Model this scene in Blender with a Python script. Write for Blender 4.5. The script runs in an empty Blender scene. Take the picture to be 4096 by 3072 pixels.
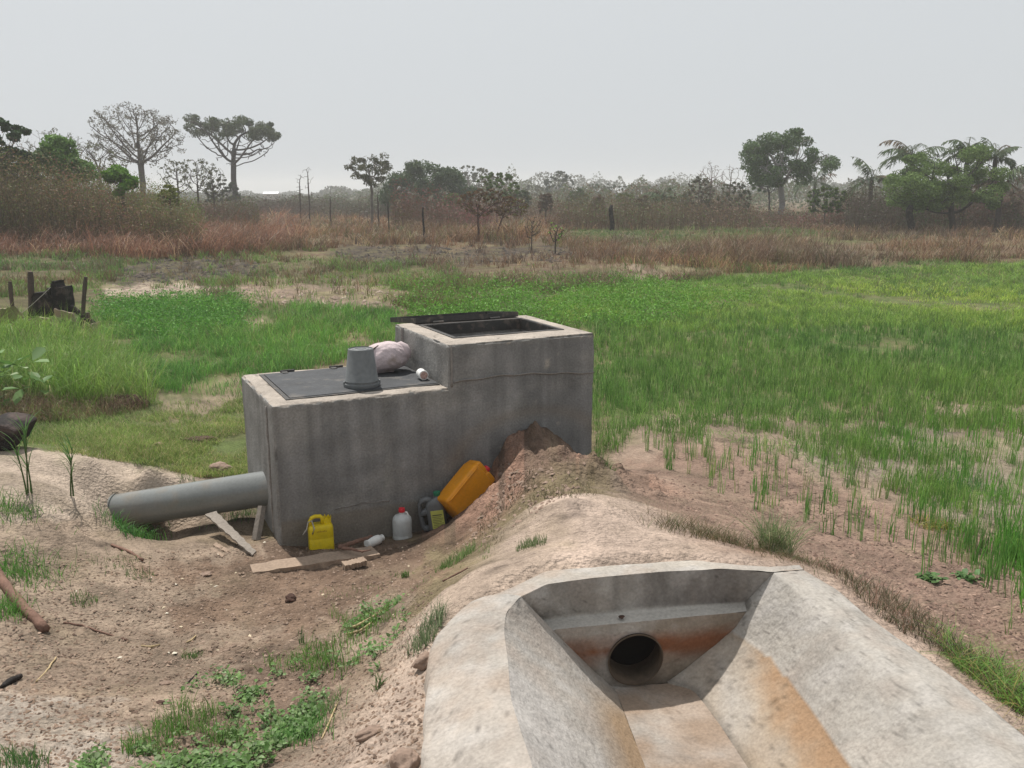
import bpy, bmesh, math, random
import numpy as np
from mathutils import Vector, Matrix
rng = np.random.default_rng(11)
random.seed(5)
SC = bpy.context.scene
COL = SC.collection
# ------------------------------------------------------------------ camera
H = 2.8; F = 879.4; TH = 0.215
cd = bpy.data.cameras.new("camera"); cam = bpy.data.objects.new("camera", cd); COL.objects.link(cam)
cam.location = (0, 0, H); cam.rotation_euler = (math.pi/2 - TH, 0, 0)
cd.sensor_width = 36.0; cd.lens = 36.0*F/1024.0; cd.clip_start = 0.05; cd.clip_end = 6000
SC.camera = cam
SC.render.resolution_x = 1024; SC.render.resolution_y = 768
# ------------------------------------------------------------------ sky and sun
SUN_EL = math.radians(59.5); SUN_AZ = math.radians(-30)       # azimuth measured from +Y towards +X
w = bpy.data.worlds.new("World"); SC.world = w; w.use_nodes = True
nt = w.node_tree; nt.nodes.clear()
sky = nt.nodes.new('ShaderNodeTexSky'); sky.sky_type = 'NISHITA'; sky.sun_disc = False
sky.sun_elevation = SUN_EL; sky.sun_rotation = SUN_AZ
sky.air_density = 1.0; sky.dust_density = 6.0; sky.ozone_density = 1.0
hsv = nt.nodes.new('ShaderNodeHueSaturation'); hsv.inputs['Saturation'].default_value = 0.15
bw = nt.nodes.new('ShaderNodeMixRGB'); bw.inputs[0].default_value = 0.86
bw.inputs[2].default_value = (6.55, 6.88, 7.15, 1)            # pale dust veil, even over the whole dome
bg = nt.nodes.new('ShaderNodeBackground'); bg.inputs[1].default_value = 0.105
wo = nt.nodes.new('ShaderNodeOutputWorld')
nt.links.new(sky.outputs[0], hsv.inputs['Color']); nt.links.new(hsv.outputs[0], bw.inputs[1])
nt.links.new(bw.outputs[0], bg.inputs[0]); nt.links.new(bg.outputs[0], wo.inputs[0])
sl = bpy.data.lights.new("sun", 'SUN'); sl.energy = 5.0; sl.angle = math.radians(0.9); sl.color = (1.0, 0.95, 0.88)
so = bpy.data.objects.new("sun", sl); COL.objects.link(so)
sd = Vector((math.sin(SUN_AZ)*math.cos(SUN_EL), math.cos(SUN_AZ)*math.cos(SUN_EL), math.sin(SUN_EL)))
so.rotation_euler = sd.to_track_quat('Z', 'Y').to_euler(); so.location = (0, 0, 50)
SC.view_settings.view_transform = 'Standard'; SC.view_settings.look = 'None'
SC.view_settings.exposure = 0.0; SC.view_settings.gamma = 1.0
try:
    SC.cycles.volume_bounces = 1; SC.cycles.max_bounces = 7; SC.cycles.transparent_max_bounces = 8
except Exception: pass

# ------------------------------------------------------------------ helpers
cT, sT = math.cos(TH), math.sin(TH)
def ray(px, py):
    a = (np.asarray(px, float)-512)/F; b = (384-np.asarray(py, float))/F
    return np.stack([a, cT+b*sT, -sT+b*cT], -1)
def at(px, py, z):
    d = ray(px, py); t = (z-H)/d[..., 2]
    return d*np.asarray(t)[..., None] + np.array([0, 0, H])
def zat(py, Y):
    v = (384-py)/F
    return H + Y*(-sT+v*cT)/(cT+v*sT)
def xat(px, Y, py=200):
    v = (384-py)/F
    return (px-512)/F*Y/(cT+v*sT)
def project(P):
    P = np.asarray(P, float); Z = P[..., 2]-H
    fw = P[..., 1]*cT - Z*sT; up = P[..., 1]*sT + Z*cT
    fw = np.where(np.abs(fw) < 1e-3, 1e-3, fw)
    return 512+F*P[..., 0]/fw, 384-F*up/fw, fw

def _h(ix, iy, seed):
    n = (ix.astype(np.int64)*374761393 + iy.astype(np.int64)*668265263 + seed*974634777) & 0xffffffff
    n = ((n ^ (n >> 13))*1274126177) & 0xffffffff
    return ((n ^ (n >> 16)) & 0xffff)/65535.0
def vnoise(x, y, seed=0):
    x = np.asarray(x, float); y = np.asarray(y, float)
    ix = np.floor(x); iy = np.floor(y); fx = x-ix; fy = y-iy
    fx = fx*fx*(3-2*fx); fy = fy*fy*(3-2*fy)
    a = _h(ix, iy, seed); b = _h(ix+1, iy, seed); c = _h(ix, iy+1, seed); d = _h(ix+1, iy+1, seed)
    return (a*(1-fx)+b*fx)*(1-fy)+(c*(1-fx)+d*fx)*fy
def fbm(x, y, oct=4, seed=0, gain=0.5):
    s = 0; a = 1; tot = 0
    for k in range(oct):
        s = s + a*vnoise(x*2**k+17*k, y*2**k-9*k, seed+k); tot += a; a *= gain
    return s/tot*2-1
def inpoly(px, py, poly):
    px = np.asarray(px); py = np.asarray(py); r = np.zeros(px.shape, bool); n = len(poly); j = n-1
    for i in range(n):
        xi, yi = poly[i]; xj, yj = poly[j]
        c = ((yi > py) != (yj > py)) & (px < (xj-xi)*(py-yi)/((yj-yi) or 1e-9)+xi)
        r ^= c; j = i
    return r

def tag(o, label=None, cat=None, group=None, kind=None):
    if label: o["label"] = label
    if cat: o["category"] = cat
    if group: o["group"] = group
    if kind: o["kind"] = kind
    return o
def empty(name, loc, rot=(0, 0, 0), label=None, cat=None, group=None):
    o = bpy.data.objects.new(name, None); COL.objects.link(o); o.location = loc; o.rotation_euler = rot
    o.empty_display_size = 0.1
    return tag(o, label, cat, group)
def mk(name, V, faces, mat, parent=None, col=None, smooth=False, loc=None):
    """one mesh object from vertex array and a list of (M,k) face arrays"""
    V = np.asarray(V, np.float32)
    faces = [np.asarray(f, np.int32) for f in faces if len(f)]
    me = bpy.data.meshes.new(name)
    me.vertices.add(len(V)); me.vertices.foreach_set('co', V.ravel())
    loops = np.concatenate([f.ravel() for f in faces])
    tot = np.concatenate([np.full(len(f), f.shape[1], np.int32) for f in faces])
    me.loops.add(len(loops)); me.loops.foreach_set('vertex_index', loops)
    me.polygons.add(len(tot)); me.polygons.foreach_set('loop_start', np.concatenate([[0], np.cumsum(tot)[:-1]]).astype(np.int32))
    if smooth: me.polygons.foreach_set('use_smooth', np.ones(len(tot), bool))
    me.update(calc_edges=True)
    if col is not None:
        col = np.asarray(col, np.float32)
        if col.shape[1] == 3: col = np.concatenate([col, np.ones((len(col), 1), np.float32)], 1)
        at_ = me.attributes.new('col', 'FLOAT_COLOR', 'POINT'); at_.data.foreach_set('color', col.ravel())
    me.materials.append(mat)
    o = bpy.data.objects.new(name, me); COL.objects.link(o)
    if parent: o.parent = parent
    if loc is not None: o.location = loc
    return o
def join(parts):
    """merge [(V, F), ...] with F a list of python index tuples"""
    V = []; F_ = []
    for v, f in parts:
        n = len(V); V += [tuple(p) for p in v]; F_ += [tuple(i+n for i in q) for q in f]
    return V, F_
def pm(name, parts, mat, parent=None, smooth=False, bevel=0, sub=0, loc=None, auto=None):
    V, F_ = join(parts if isinstance(parts, list) else [parts])
    me = bpy.data.meshes.new(name); me.from_pydata(V, [], F_)
    bm = bmesh.new(); bm.from_mesh(me); bmesh.ops.recalc_face_normals(bm, faces=bm.faces); bm.to_mesh(me); bm.free()
    me.materials.append(mat)
    if smooth or auto:
        for p in me.polygons: p.use_smooth = True
    o = bpy.data.objects.new(name, me); COL.objects.link(o)
    if parent: o.parent = parent
    if loc is not None: o.location = loc
    if bevel:
        b = o.modifiers.new('bevel', 'BEVEL'); b.width = bevel; b.segments = 2; b.limit_method = 'ANGLE'; b.angle_limit = math.radians(40)
    if sub:
        s = o.modifiers.new('sub', 'SUBSURF'); s.levels = sub; s.render_levels = sub
    if auto:
        me.set_sharp_from_angle(angle=math.radians(auto))
    return o
def box(x0, x1, y0, y1, z0, z1):
    v = [(x, y, z) for z in (z0, z1) for y in (y0, y1) for x in (x0, x1)]
    return v, [(0, 2, 3, 1), (4, 5, 7, 6), (0, 1, 5, 4), (2, 6, 7, 3), (0, 4, 6, 2), (1, 3, 7, 5)]
def rrect(a, b, n=28, e=5.0):
    out = []
    for k in range(n):
        t = 2*math.pi*(k+.5)/n; c, s = math.cos(t), math.sin(t)
        out.append((a*math.copysign(abs(c)**(2/e), c), b*math.copysign(abs(s)**(2/e), s)))
    return out
def loft(sections, cap0=True, cap1=True):
    """sections: list of point loops of equal length"""
    n = len(sections[0]); V = [p for s in sections for p in s]; F_ = []
    for i in range(len(sections)-1):
        for k in range(n):
            F_.append((i*n+k, i*n+(k+1) % n, (i+1)*n+(k+1) % n, (i+1)*n+k))
    if cap0: F_.append(tuple(range(n))[::-1])
    if cap1: F_.append(tuple((len(sections)-1)*n+k for k in range(n)))
    return V, F_
def lathe(prof, n=32, cap0=True, cap1=True):
    return loft([[(r*math.cos(2*math.pi*k/n), r*math.sin(2*math.pi*k/n), z) for k in range(n)] for r, z in prof], cap0, cap1)
def tube(path, rad, n=10, caps=True, flat=1.0):
    path = [Vector(p) for p in path]; secs = []
    if not hasattr(rad, '__len__'): rad = [rad]*len(path)
    ref = Vector((0.13, 0.31, 0.94)).normalized()
    for i, p in enumerate(path):
        d = (path[min(i+1, len(path)-1)]-path[max(i-1, 0)]).normalized()
        a = d.cross(ref)
        if a.length < .1: a = d.cross(Vector((1, 0, 0)))
        a.normalize(); b = d.cross(a)
        secs.append([tuple(p+(a*math.cos(2*math.pi*k/n)+b*flat*math.sin(2*math.pi*k/n))*rad[i]) for k in range(n)])
    return loft(secs, caps, caps)

# ------------------------------------------------------------------ materials
def M(name, base=(.5, .5, .5), var=.2, s1=3.0, s2=30.0, bump=.3, bs=60.0, bd=.004, rough=.9, attr=False, spec=.2,
      trans=0.0, metal=0.0, alt=None, altlo=.5, althi=.62, alts=2.0, coat=0.0):
    m = bpy.data.materials.new(name); m.use_nodes = True; t = m.node_tree; N = t.nodes; L = t.links
    b = N['Principled BSDF']; b.inputs['Roughness'].default_value = rough; b.inputs['Metallic'].default_value = metal
    b.inputs['Specular IOR Level'].default_value = spec
    if coat: b.inputs['Coat Weight'].default_value = coat
    tc = N.new('ShaderNodeTexCoord')
    if attr:
        a = N.new('ShaderNodeAttribute'); a.attribute_name = 'col'; c0 = a.outputs['Color']
    else:
        a = N.new('ShaderNodeRGB'); a.outputs[0].default_value = (*base, 1); c0 = a.outputs[0]
    if alt is not None:
        n3 = N.new('ShaderNodeTexNoise'); n3.inputs['Scale'].default_value = alts; n3.inputs['Detail'].default_value = 8
        L.new(tc.outputs['Object'], n3.inputs['Vector'])
        mr = N.new('ShaderNodeMapRange'); mr.inputs[1].default_value = altlo; mr.inputs[2].default_value = althi
        L.new(n3.outputs[0], mr.inputs[0])
        mx = N.new('ShaderNodeMixRGB'); mx.inputs[2].default_value = (*alt, 1); L.new(mr.outputs[0], mx.inputs[0]); L.new(c0, mx.inputs[1]); c0 = mx.outputs[0]
    if var > 0:
        n1 = N.new('ShaderNodeTexNoise'); n1.inputs['Scale'].default_value = s1; n1.inputs['Detail'].default_value = 6
        n2 = N.new('ShaderNodeTexNoise'); n2.inputs['Scale'].default_value = s2; n2.inputs['Detail'].default_value = 5
        L.new(tc.outputs['Object'], n1.inputs['Vector']); L.new(tc.outputs['Object'], n2.inputs['Vector'])
        ad = N.new('ShaderNodeMath'); ad.operation = 'ADD'; L.new(n1.outputs[0], ad.inputs[0]); L.new(n2.outputs[0], ad.inputs[1])
        mr = N.new('ShaderNodeMapRange'); mr.inputs[1].default_value = .7; mr.inputs[2].default_value = 1.3
        mr.inputs[3].default_value = 1-var; mr.inputs[4].default_value = 1+var; L.new(ad.outputs[0], mr.inputs[0])
        mu = N.new('ShaderNodeVectorMath'); mu.operation = 'SCALE'; L.new(c0, mu.inputs[0]); L.new(mr.outputs[0], mu.inputs['Scale']); c0 = mu.outputs[0]
    L.new(c0, b.inputs['Base Color'])
    if bump:
        nb = N.new('ShaderNodeTexNoise'); nb.inputs['Scale'].default_value = bs; nb.inputs['Detail'].default_value = 6
        L.new(tc.outputs['Object'], nb.inputs['Vector'])
        bp = N.new('ShaderNodeBump'); bp.inputs['Strength'].default_value = bump; bp.inputs['Distance'].default_value = bd
        L.new(nb.outputs[0], bp.inputs['Height']); L.new(bp.outputs[0], b.inputs['Normal'])
    if trans:
        tr = N.new('ShaderNodeBsdfTranslucent'); L.new(c0, tr.inputs[0]); ms = N.new('ShaderNodeMixShader'); ms.inputs[0].default_value = trans
        L.new(b.outputs[0], ms.inputs[1]); L.new(tr.outputs[0], ms.inputs[2]); L.new(ms.outputs[0], N['Material Output'].inputs[0])
    return m
m_ground = M('soil', attr=True, var=.30, s1=2.3, s2=70, bump=1.0, bs=34, bd=.035, rough=.95, spec=.1)
m_chan = M('channel_render', attr=True, var=.20, s1=3.2, s2=70, bump=.8, bs=30, bd=.012, rough=.9, spec=.15)
m_tank = M('tank_concrete', attr=True, var=.26, s1=4, s2=60, bump=.8, bs=45, bd=.006, rough=.9, spec=.15)
m_blade = M('grass_blade', attr=True, var=0, bump=0, rough=.55, spec=.25, trans=.38)
m_leaf = M('leaf', attr=True, var=0, bump=0, rough=.6, spec=.2, trans=.3)
m_bark = M('bark', attr=True, var=.25, s1=6, s2=60, bump=.6, bs=40, bd=.01)
m_plate = M('painted_steel_plate', (.05, .053, .058), var=.3, s1=5, s2=60, bump=.2, bs=30, rough=.7, spec=.22, alt=(.1, .095, .09), alts=6, altlo=.55, althi=.7)
m_iron = M('dark_iron', (.04, .038, .036), var=.3, bump=.4, bs=80, rough=.65, spec=.35, alt=(.11, .09, .075), alts=12, altlo=.55, althi=.68)
m_pipe = M('grey_pipe', (.165, .175, .17), var=.14, s1=3, s2=50, bump=.1, rough=.3, spec=.5, coat=.3, alt=(.19, .17, .14), alts=5, altlo=.52, althi=.75)
m_inner = M('pipe_inside', (.1, .075, .055), var=.3, rough=.9)
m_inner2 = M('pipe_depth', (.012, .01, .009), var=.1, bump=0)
m_bucket = M('bucket_plastic', (.135, .145, .15), var=.15, s1=8, bump=.15, rough=.55, spec=.35)
m_sack = M('woven_sack', (.5, .42, .43), var=.18, s1=9, s2=90, bump=.8, bs=160, bd=.004, rough=.85, alt=(.3, .24, .2), alts=7, altlo=.55, althi=.72)
m_white = M('white_plastic', (.74, .74, .72), var=.1, s1=10, bump=.1, rough=.45, spec=.4, alt=(.4, .36, .3), alts=9, altlo=.6, althi=.8)
m_milky = M('milky_plastic', (.62, .64, .64), var=.1, s1=10, bump=.1, rough=.45, spec=.4, trans=.25, alt=(.32, .31, .28), alts=9, altlo=.58, althi=.8)
m_red = M('red_cap', (.62, .02, .035), var=.08, bump=.1, rough=.4, spec=.4)
m_green = M('green_cap', (.02, .17, .09), var=.08, bump=.1, rough=.4, spec=.4)
m_yellow = M('yellow_plastic', (.72, .55, .01), var=.12, s1=8, s2=40, bump=.2, rough=.45, spec=.4, trans=.12, alt=(.42, .3, .03), alts=8, altlo=.58, althi=.75)
m_orange = M('orange_plastic', (.78, .31, .012), var=.1, s1=7, s2=50, bump=.2, rough=.4, spec=.4, trans=.12, alt=(.6, .27, .04), alts=6, altlo=.55, althi=.75)
m_gjug = M('grey_jug_plastic', (.13, .135, .14), var=.12, bump=.1, rough=.45, spec=.4)
m_paper = M('yellow_label', (.5, .5, .12), var=.12, bump=0, rough=.7)
m_ink = M('ink', (.1, .1, .06), var=0, bump=0, rough=.8)
m_wood = M('weathered_board', (.3, .225, .17), var=.25, s1=4, s2=50, bump=.6, bs=40, bd=.004, rough=.9, alt=(.2, .15, .11), alts=5, altlo=.5, althi=.75)
m_wood2 = M('grey_board', (.25, .22, .19), var=.25, s1=4, s2=50, bump=.6, bs=40, bd=.004, rough=.9)
m_stick = M('dead_wood', (.17, .1, .075), var=.3, s1=8, s2=60, bump=.7, bs=60, bd=.004)
m_straw = M('straw', (.4, .31, .18), var=.25, s1=8, s2=60, bump=.3, bs=60)
m_char = M('charred_wood', (.022, .019, .018), var=.4, s1=9, s2=50, bump=.8, bs=50, bd=.01, alt=(.06, .045, .04), alts=6)
m_post = M('post_wood', (.085, .065, .055), var=.3, s1=6, s2=40, bump=.6, bs=40, bd=.005)
m_stone = M('clod', (.25, .18, .14), var=.25, s1=9, s2=50, bump=.9, bs=50, bd=.01)
m_dclod = M('dark_clod', (.07, .04, .03), var=.25, s1=9, s2=50, bump=.9, bs=50, bd=.01)
m_tarp = M('faded_tarp', (.4, .31, .26), var=.15, s1=5, s2=40, bump=.3, bs=30, alt=(.33, .3, .2), alts=2)
m_rope = M('rope', (.35, .33, .3), var=.1, bump=0)
m_roof = M('pale_sheet_roof', (.75, .77, .8), var=.05, bump=0, rough=.5)
m_wall = M('far_wall', (.35, .3, .26), var=.1, bump=0)
# ------------------------------------------------------------------ tank frame of reference
TO = np.array([-1.873, 6.668]); YAW = 0.463
TU = np.array([math.cos(YAW), math.sin(YAW)]); TV = np.array([-math.sin(YAW), math.cos(YAW)])
L1, LT, TW, H1, H2 = 1.487, 2.942, 1.368, 1.161, 1.534
def onp(px, py, off):                       # ground point 'off' metres in front of the tank's long face
    d = ray(px, py); t = (-off + TO@TV)/(d[:2]@TV); return d*t+np.array([0, 0, H])
# ------------------------------------------------------------------ terrain heights: control points (X, Y, z)
CT = []
def c(px, py, z): CT.append(tuple(at(px, py, z)))
for x, y, z in [(280, 548, 0), (330, 550, 0), (379, 554, .04), (330, 575, .02), (240, 560, .02), (270, 600, .06), (350, 600, .1), (200, 570, .05),
        (150, 560, .16), (420, 545, .1), (460, 540, .26), (490, 525, .45), (440, 570, .22), (400, 600, .26), (400, 580, .16),
        (190, 620, .12), (110, 600, .22), (50, 590, .3), (0, 560, .42), (0, 640, .4), (100, 680, .25), (200, 690, .24), (300, 650, .2),
        (40, 720, .45), (160, 740, .42), (300, 720, .38), (250, 768, .5), (60, 768, .55), (-150, 768, .7), (-100, 640, .55),
        # gully with weeds below the channel shoulder
        (340, 640, .22), (380, 625, .3), (400, 660, .58), (360, 680, .5), (330, 730, .52), (380, 720, .75), (400, 768, .85), (330, 768, .6),
        (395, 640, .45), (420, 590, .55), (440, 600, .78), (415, 630, .72),
        # crest from the head wall to the tank
        (600, 555, .98), (680, 552, .98), (740, 556, .95), (560, 545, .97), (520, 565, .96), (480, 590, .93), (500, 560, .88),
        (590, 520, .96), (545, 530, .86), (520, 545, .8), (620, 530, .95), (570, 500, .92), (600, 505, .9), (560, 480, .82), (545, 465, .82), (580, 480, .78), (525, 470, .74), (513, 478, .62), (505, 495, .55), (500, 510, .5), (530, 455, .76), (575, 462, .72),
        (640, 520, .85), (680, 530, .8), (650, 500, .62), (690, 512, .58), (730, 540, .72), (760, 552, .78),
        # right slope beyond the channel and bare soil
        (830, 575, .8), (870, 600, .78), (920, 635, .78), (970, 670, .78), (1030, 725, .8), (800, 545, .55), (860, 580, .58), (940, 620, .58), (1030, 680, .6),
        (620, 480, .5), (610, 465, .32), (640, 465, .3), (700, 480, .34), (760, 500, .36), (830, 530, .38), (900, 570, .42), (1000, 620, .45), (1150, 700, .5),
        (700, 445, .3), (650, 445, .3), (800, 460, .25), (900, 500, .25), (1000, 540, .28), (1150, 600, .3), (1000, 480, .12), (1150, 500, .12),
        (800, 420, .12), (900, 440, .1), (700, 420, .2), (620, 430, .24),
        # left bank behind the inlet pipe
        (20, 447, .55), (90, 458, .45), (150, 466, .36), (190, 478, .2), (50, 490, .5), (90, 500, .34), (60, 520, .38), (150, 493, .04), (205, 484, .1),
        (20, 540, .45), (95, 538, .2), (125, 532, -.1), (150, 528, -.12), (175, 522, -.1), (215, 515, -.03), (-80, 450, .6), (-80, 520, .6), (230, 477, .12), (150, 541, -.06), (200, 545, .03), (235, 520, .02), (250, 505, .0)]:
    c(x, y, z)
for x, y, off in [(322, 547, .05), (390, 537, .05), (434, 527, .05), (458, 515, .1), (480, 503, .06), (489, 480, .05), (497, 458, .04), (509, 442, .04),
                  (522, 433, .04), (535, 429, .05), (552, 431, .05), (566, 441, .03), (576, 452, .03), (586, 466, .03), (596, 473, .03), (540, 436, .24), (520, 447, .24), (562, 446, .24), (530, 437, .2), (550, 436, .2), (506, 462, .22), (580, 462, .24)]:
    CT.append(tuple(onp(x, y, off)))
for a, b, z in [(.3, .4, 0), (1.2, .7, 0), (2.2, .7, .2), (2.7, .7, .2), (0, 1.5, .1), (1.4, 1.6, .1), (3.0, 1.6, .12), (3.2, .6, .18), (-.2, 1.2, .06), (-.15, .6, .03)]:
    P = TO+TU*a+TV*b; CT.append((P[0], P[1], z))
for x, y, z in [(-3.6, 9.6, .08), (-5.5, 9.0, .25), (-7, 8.2, .45), (-2.5, 10, .05), (0, 11, .06), (3, 11, .08), (6, 10, .1), (9, 8, .15), (12, 6, .2), (-9, 9, .5), (-12, 12, .4),
                (-7, 12, .2), (-4, 13, .05), (0, 15, .05), (5, 15, .05), (10, 14, .05), (16, 14, .1), (-16, 18, .3), (-9, 17, .15), (-3, 19, .05), (4, 20, 0), (12, 22, 0), (22, 22, 0),
                (-22, 30, .3), (-12, 27, .1), (-4, 27, .1), (5, 28, 0), (15, 30, 0), (30, 32, 0), (-3, 2, .85), (-6, 0, .9), (3, 0, 1.0), (6, 2, .75), (0, 0, 1.1), (0, -6, 1.0), (-6, 4, .6), (6, 5, .45), (-1, 1, 1.02), (4, 3, .65)]:
    CT.append((x, y, z))
# low bunds and the brown rise beyond the field
for px, py, z in [(110, 296, .28), (160, 292, .3), (215, 291, .3), (270, 300, .25), (330, 305, .22), (380, 290, .3), (440, 283, .3), (500, 272, .35), (560, 265, .4), (640, 268, .38), (620, 255, .3),
                  (700, 258, .35), (800, 262, .3), (900, 258, .3), (1000, 250, .3), (160, 262, .0), (400, 255, .1), (60, 250, .4), (200, 242, .3), (330, 240, .2), (500, 235, .3), (700, 235, .2), (900, 235, .2)]:
    c(px, py, z)
for k in range(48):
    a = 2*math.pi*k/48
    for R in (70, 140, 300, 900): CT.append((R*math.cos(a), R*math.sin(a), 0.0 if R > 80 else 0.1))
    if k % 2: CT.append((45*math.cos(a), 45*math.sin(a), .15))
for k in range(12):
    a = math.pi+math.pi*k/11
    for R in (9, 20): CT.append((R*math.cos(a), R*math.sin(a), .6 if R < 10 else .3))
CT = np.array(CT)
# drop near-duplicates
keep = []
for i, p in enumerate(CT):
    if all((p[0]-CT[j][0])**2+(p[1]-CT[j][1])**2 > .05**2 for j in keep): keep.append(i)
CT = CT[keep]
_K = np.sqrt(((CT[:, None, :2]-CT[None, :, :2])**2).sum(-1)+.05**2)
_W = np.linalg.solve(_K+1e-3*np.eye(len(CT)), CT[:, 2]-.2)
def hraw(X, Y):
    X = np.asarray(X, float).ravel(); Y = np.asarray(Y, float).ravel(); out = np.empty(len(X))
    for i in range(0, len(X), 40000):
        dx = X[i:i+40000, None]-CT[None, :, 0]; dy = Y[i:i+40000, None]-CT[None, :, 1]
        out[i:i+40000] = np.sqrt(dx*dx+dy*dy+.05**2)@_W+.2
    return out
# ------------------------------------------------------------------ channel lines (world)
Zr = 1.0
def cl(pts): return np.array([at(x, y, z) for x, y, z in pts])
def ext(P, Y2=-1.2):                         # carry each line on past the camera
    d = P[-1]-P[max(-3, -len(P))]; d = d/abs(d[1]); Q = P[-1]+d*(P[-1][1]-Y2); Q[0] = .35*Q[0]+.65*P[-1][0]; return np.vstack([P, Q])
cLR = ext(cl([(520.8, 596.9, 1.), (506, 613, 1.), (503.8, 631, 1.), (508, 661, 1.), (511, 701, 1.01), (522, 735, 1.02), (533, 768, 1.03)]))
cLF = ext(cl([(609, 683, .47), (617, 693, .47), (631, 730, .47), (645.5, 768, .47)]))
cRF = ext(cl([(668, 683, .47), (693, 690, .47), (719, 724, .47), (747, 766, .47)]))
cRK = ext(cl([(736, 627, .73), (769, 650, .72), (795, 691, .70), (819, 723, .70), (848, 767, .70)]))
cRR = ext(cl([(773.9, 572.9, 1.), (823, 608, 1.0), (872, 655, .995), (935, 712, .99), (990, 762, .99)]))
cRO = ext(cl([(804, 570, .97), (838, 590.5, .96), (864, 614, .95), (909.6, 646, .94), (950, 675, .94), (1024, 736, .94)]))
cLO = ext(cl([(470, 603, .95), (454, 615, .94), (436, 636, .92), (427, 661, .9), (431, 700, .9), (424, 751, .9), (429, 768, .9)]))
capI = cl([(520.8, 596.9, 1.), (546.8, 584.2, 1.), (592, 578, 1.), (664, 571.5, 1.), (727.6, 569, 1.), (773.9, 572.9, 1.)])
capO = cl([(470, 603, .95), (510.6, 588, .98), (546.8, 571.3, .985), (623.6, 564.6, .985), (691.4, 560, .985), (736.6, 564.6, .985), (804, 570, .97)])
def outl(P, d):                              # footprint of the concrete, pulled in by d
    return P
foot = [tuple(p[:2]) for p in cLO[::-1]] + [tuple(p[:2]) for p in capO[1:-1]] + [tuple(p[:2]) for p in cRO]
_fc = np.mean(capI[:, :2], 0)+np.array([0, -.8])
footin = []
for i, p in enumerate(foot):
    a = np.array(foot[max(i-1, 0)]); b = np.array(foot[min(i+1, len(foot)-1)]); d = b-a; n = np.array([d[1], -d[0]])/(np.linalg.norm(d)+1e-9)
    footin.append(tuple(np.array(p)+n*.07))
def ground_noise(X, Y):
    R = np.hypot(X, Y)
    far = np.clip((R-9)/20, 0, 1)
    n = .035*fbm(X*1.1, Y*1.1, 3, 3)+.016*fbm(X*5, Y*5, 4, 8)*(1-far)+.05*far*fbm(X*.5, Y*.5, 3, 4)
    return n
def pd(X, Y, line):                          # distance to polyline
    d = np.full(X.shape, 1e9)
    for a, b in zip(line[:-1], line[1:]):
        ax, ay = a; bx, by = b; L2 = (bx-ax)**2+(by-ay)**2+1e-9
        t = np.clip(((X-ax)*(bx-ax)+(Y-ay)*(by-ay))/L2, 0, 1)
        d = np.minimum(d, np.hypot(X-ax-t*(bx-ax), Y-ay-t*(by-ay)))
    return d
moundc = (at(545, 470, .75)[:2]+at(530, 500, .7)[:2])/2
def hgt(X, Y, cut=False):
    X = np.asarray(X, float).ravel(); Y = np.asarray(Y, float).ravel()
    z = hraw(X, Y)
    z = z+ground_noise(X, Y)*np.clip((np.hypot(X-.7, Y-3.2)-.2), .25, 1)
    # clods on the spoil heap beside the tank
    a_ = (X-TO[0])*TU[0]+(Y-TO[1])*TU[1]; b_ = (X-TO[0])*TV[0]+(Y-TO[1])*TV[1]
    m = np.clip(1-np.abs(a_-2.15)/1.0, 0, 1)*np.clip(1-np.abs(b_+.85)/1.15, 0, 1)
    m = np.clip(m*2.2, 0, 1)
    cl_ = np.abs(fbm(X*5+Y*2, Y*5-X*2, 4, 21, .5))
    z = z+m*(.20*cl_-.03+.05*fbm(X*3.2, Y*3.2, 2, 6)+.012*fbm(X*18, Y*18, 2, 5))
    # cracked clods on the bare soil to the right
    mr = np.clip((X-1.4)/1.0, 0, 1)*np.clip((11-Y)/3, 0, 1)*np.clip((Y-2.5)/1, 0, 1)
    z = z+mr*.035*(np.abs(fbm(X*9, Y*9, 3, 31))-.15)
    fr = np.clip((-X)/.8, 0, 1)*np.clip((7.2-Y)/1, 0, 1)
    z = z+fr*(.04*np.abs(fbm(X*5, Y*7, 4, 41))+.014*fbm(X*20, Y*20, 3, 43))
    if cut:
        ins = inpoly(X, Y, footin); z = np.where(ins, np.minimum(z, -.15), z)
        near = pd(X, Y, foot)
        z = np.where(~ins & (near < .25) & (Y < 4.9), np.minimum(z, .9+near*.35), z)
    return z
def to_ground(px, py, it=7):
    px = np.asarray(px, float); py = np.asarray(py, float)
    d = ray(px, py); z = np.full(px.shape, .2)
    lo = np.full(px.shape, .0)
    for k in range(it):
        t = (z-H)/np.minimum(d[:, 2], -.0015)
        z2 = hgt(d[:, 0]*t, d[:, 1]*t)
        z = .4*z+.6*z2
    t = (z-H)/np.minimum(d[:, 2], -.0015)
    X, Y = d[:, 0]*t, d[:, 1]*t
    return np.stack([X, Y, hgt(X, Y)], 1)
def g1(px, py):
    return to_ground(np.array([px]), np.array([py]))[0]

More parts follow.
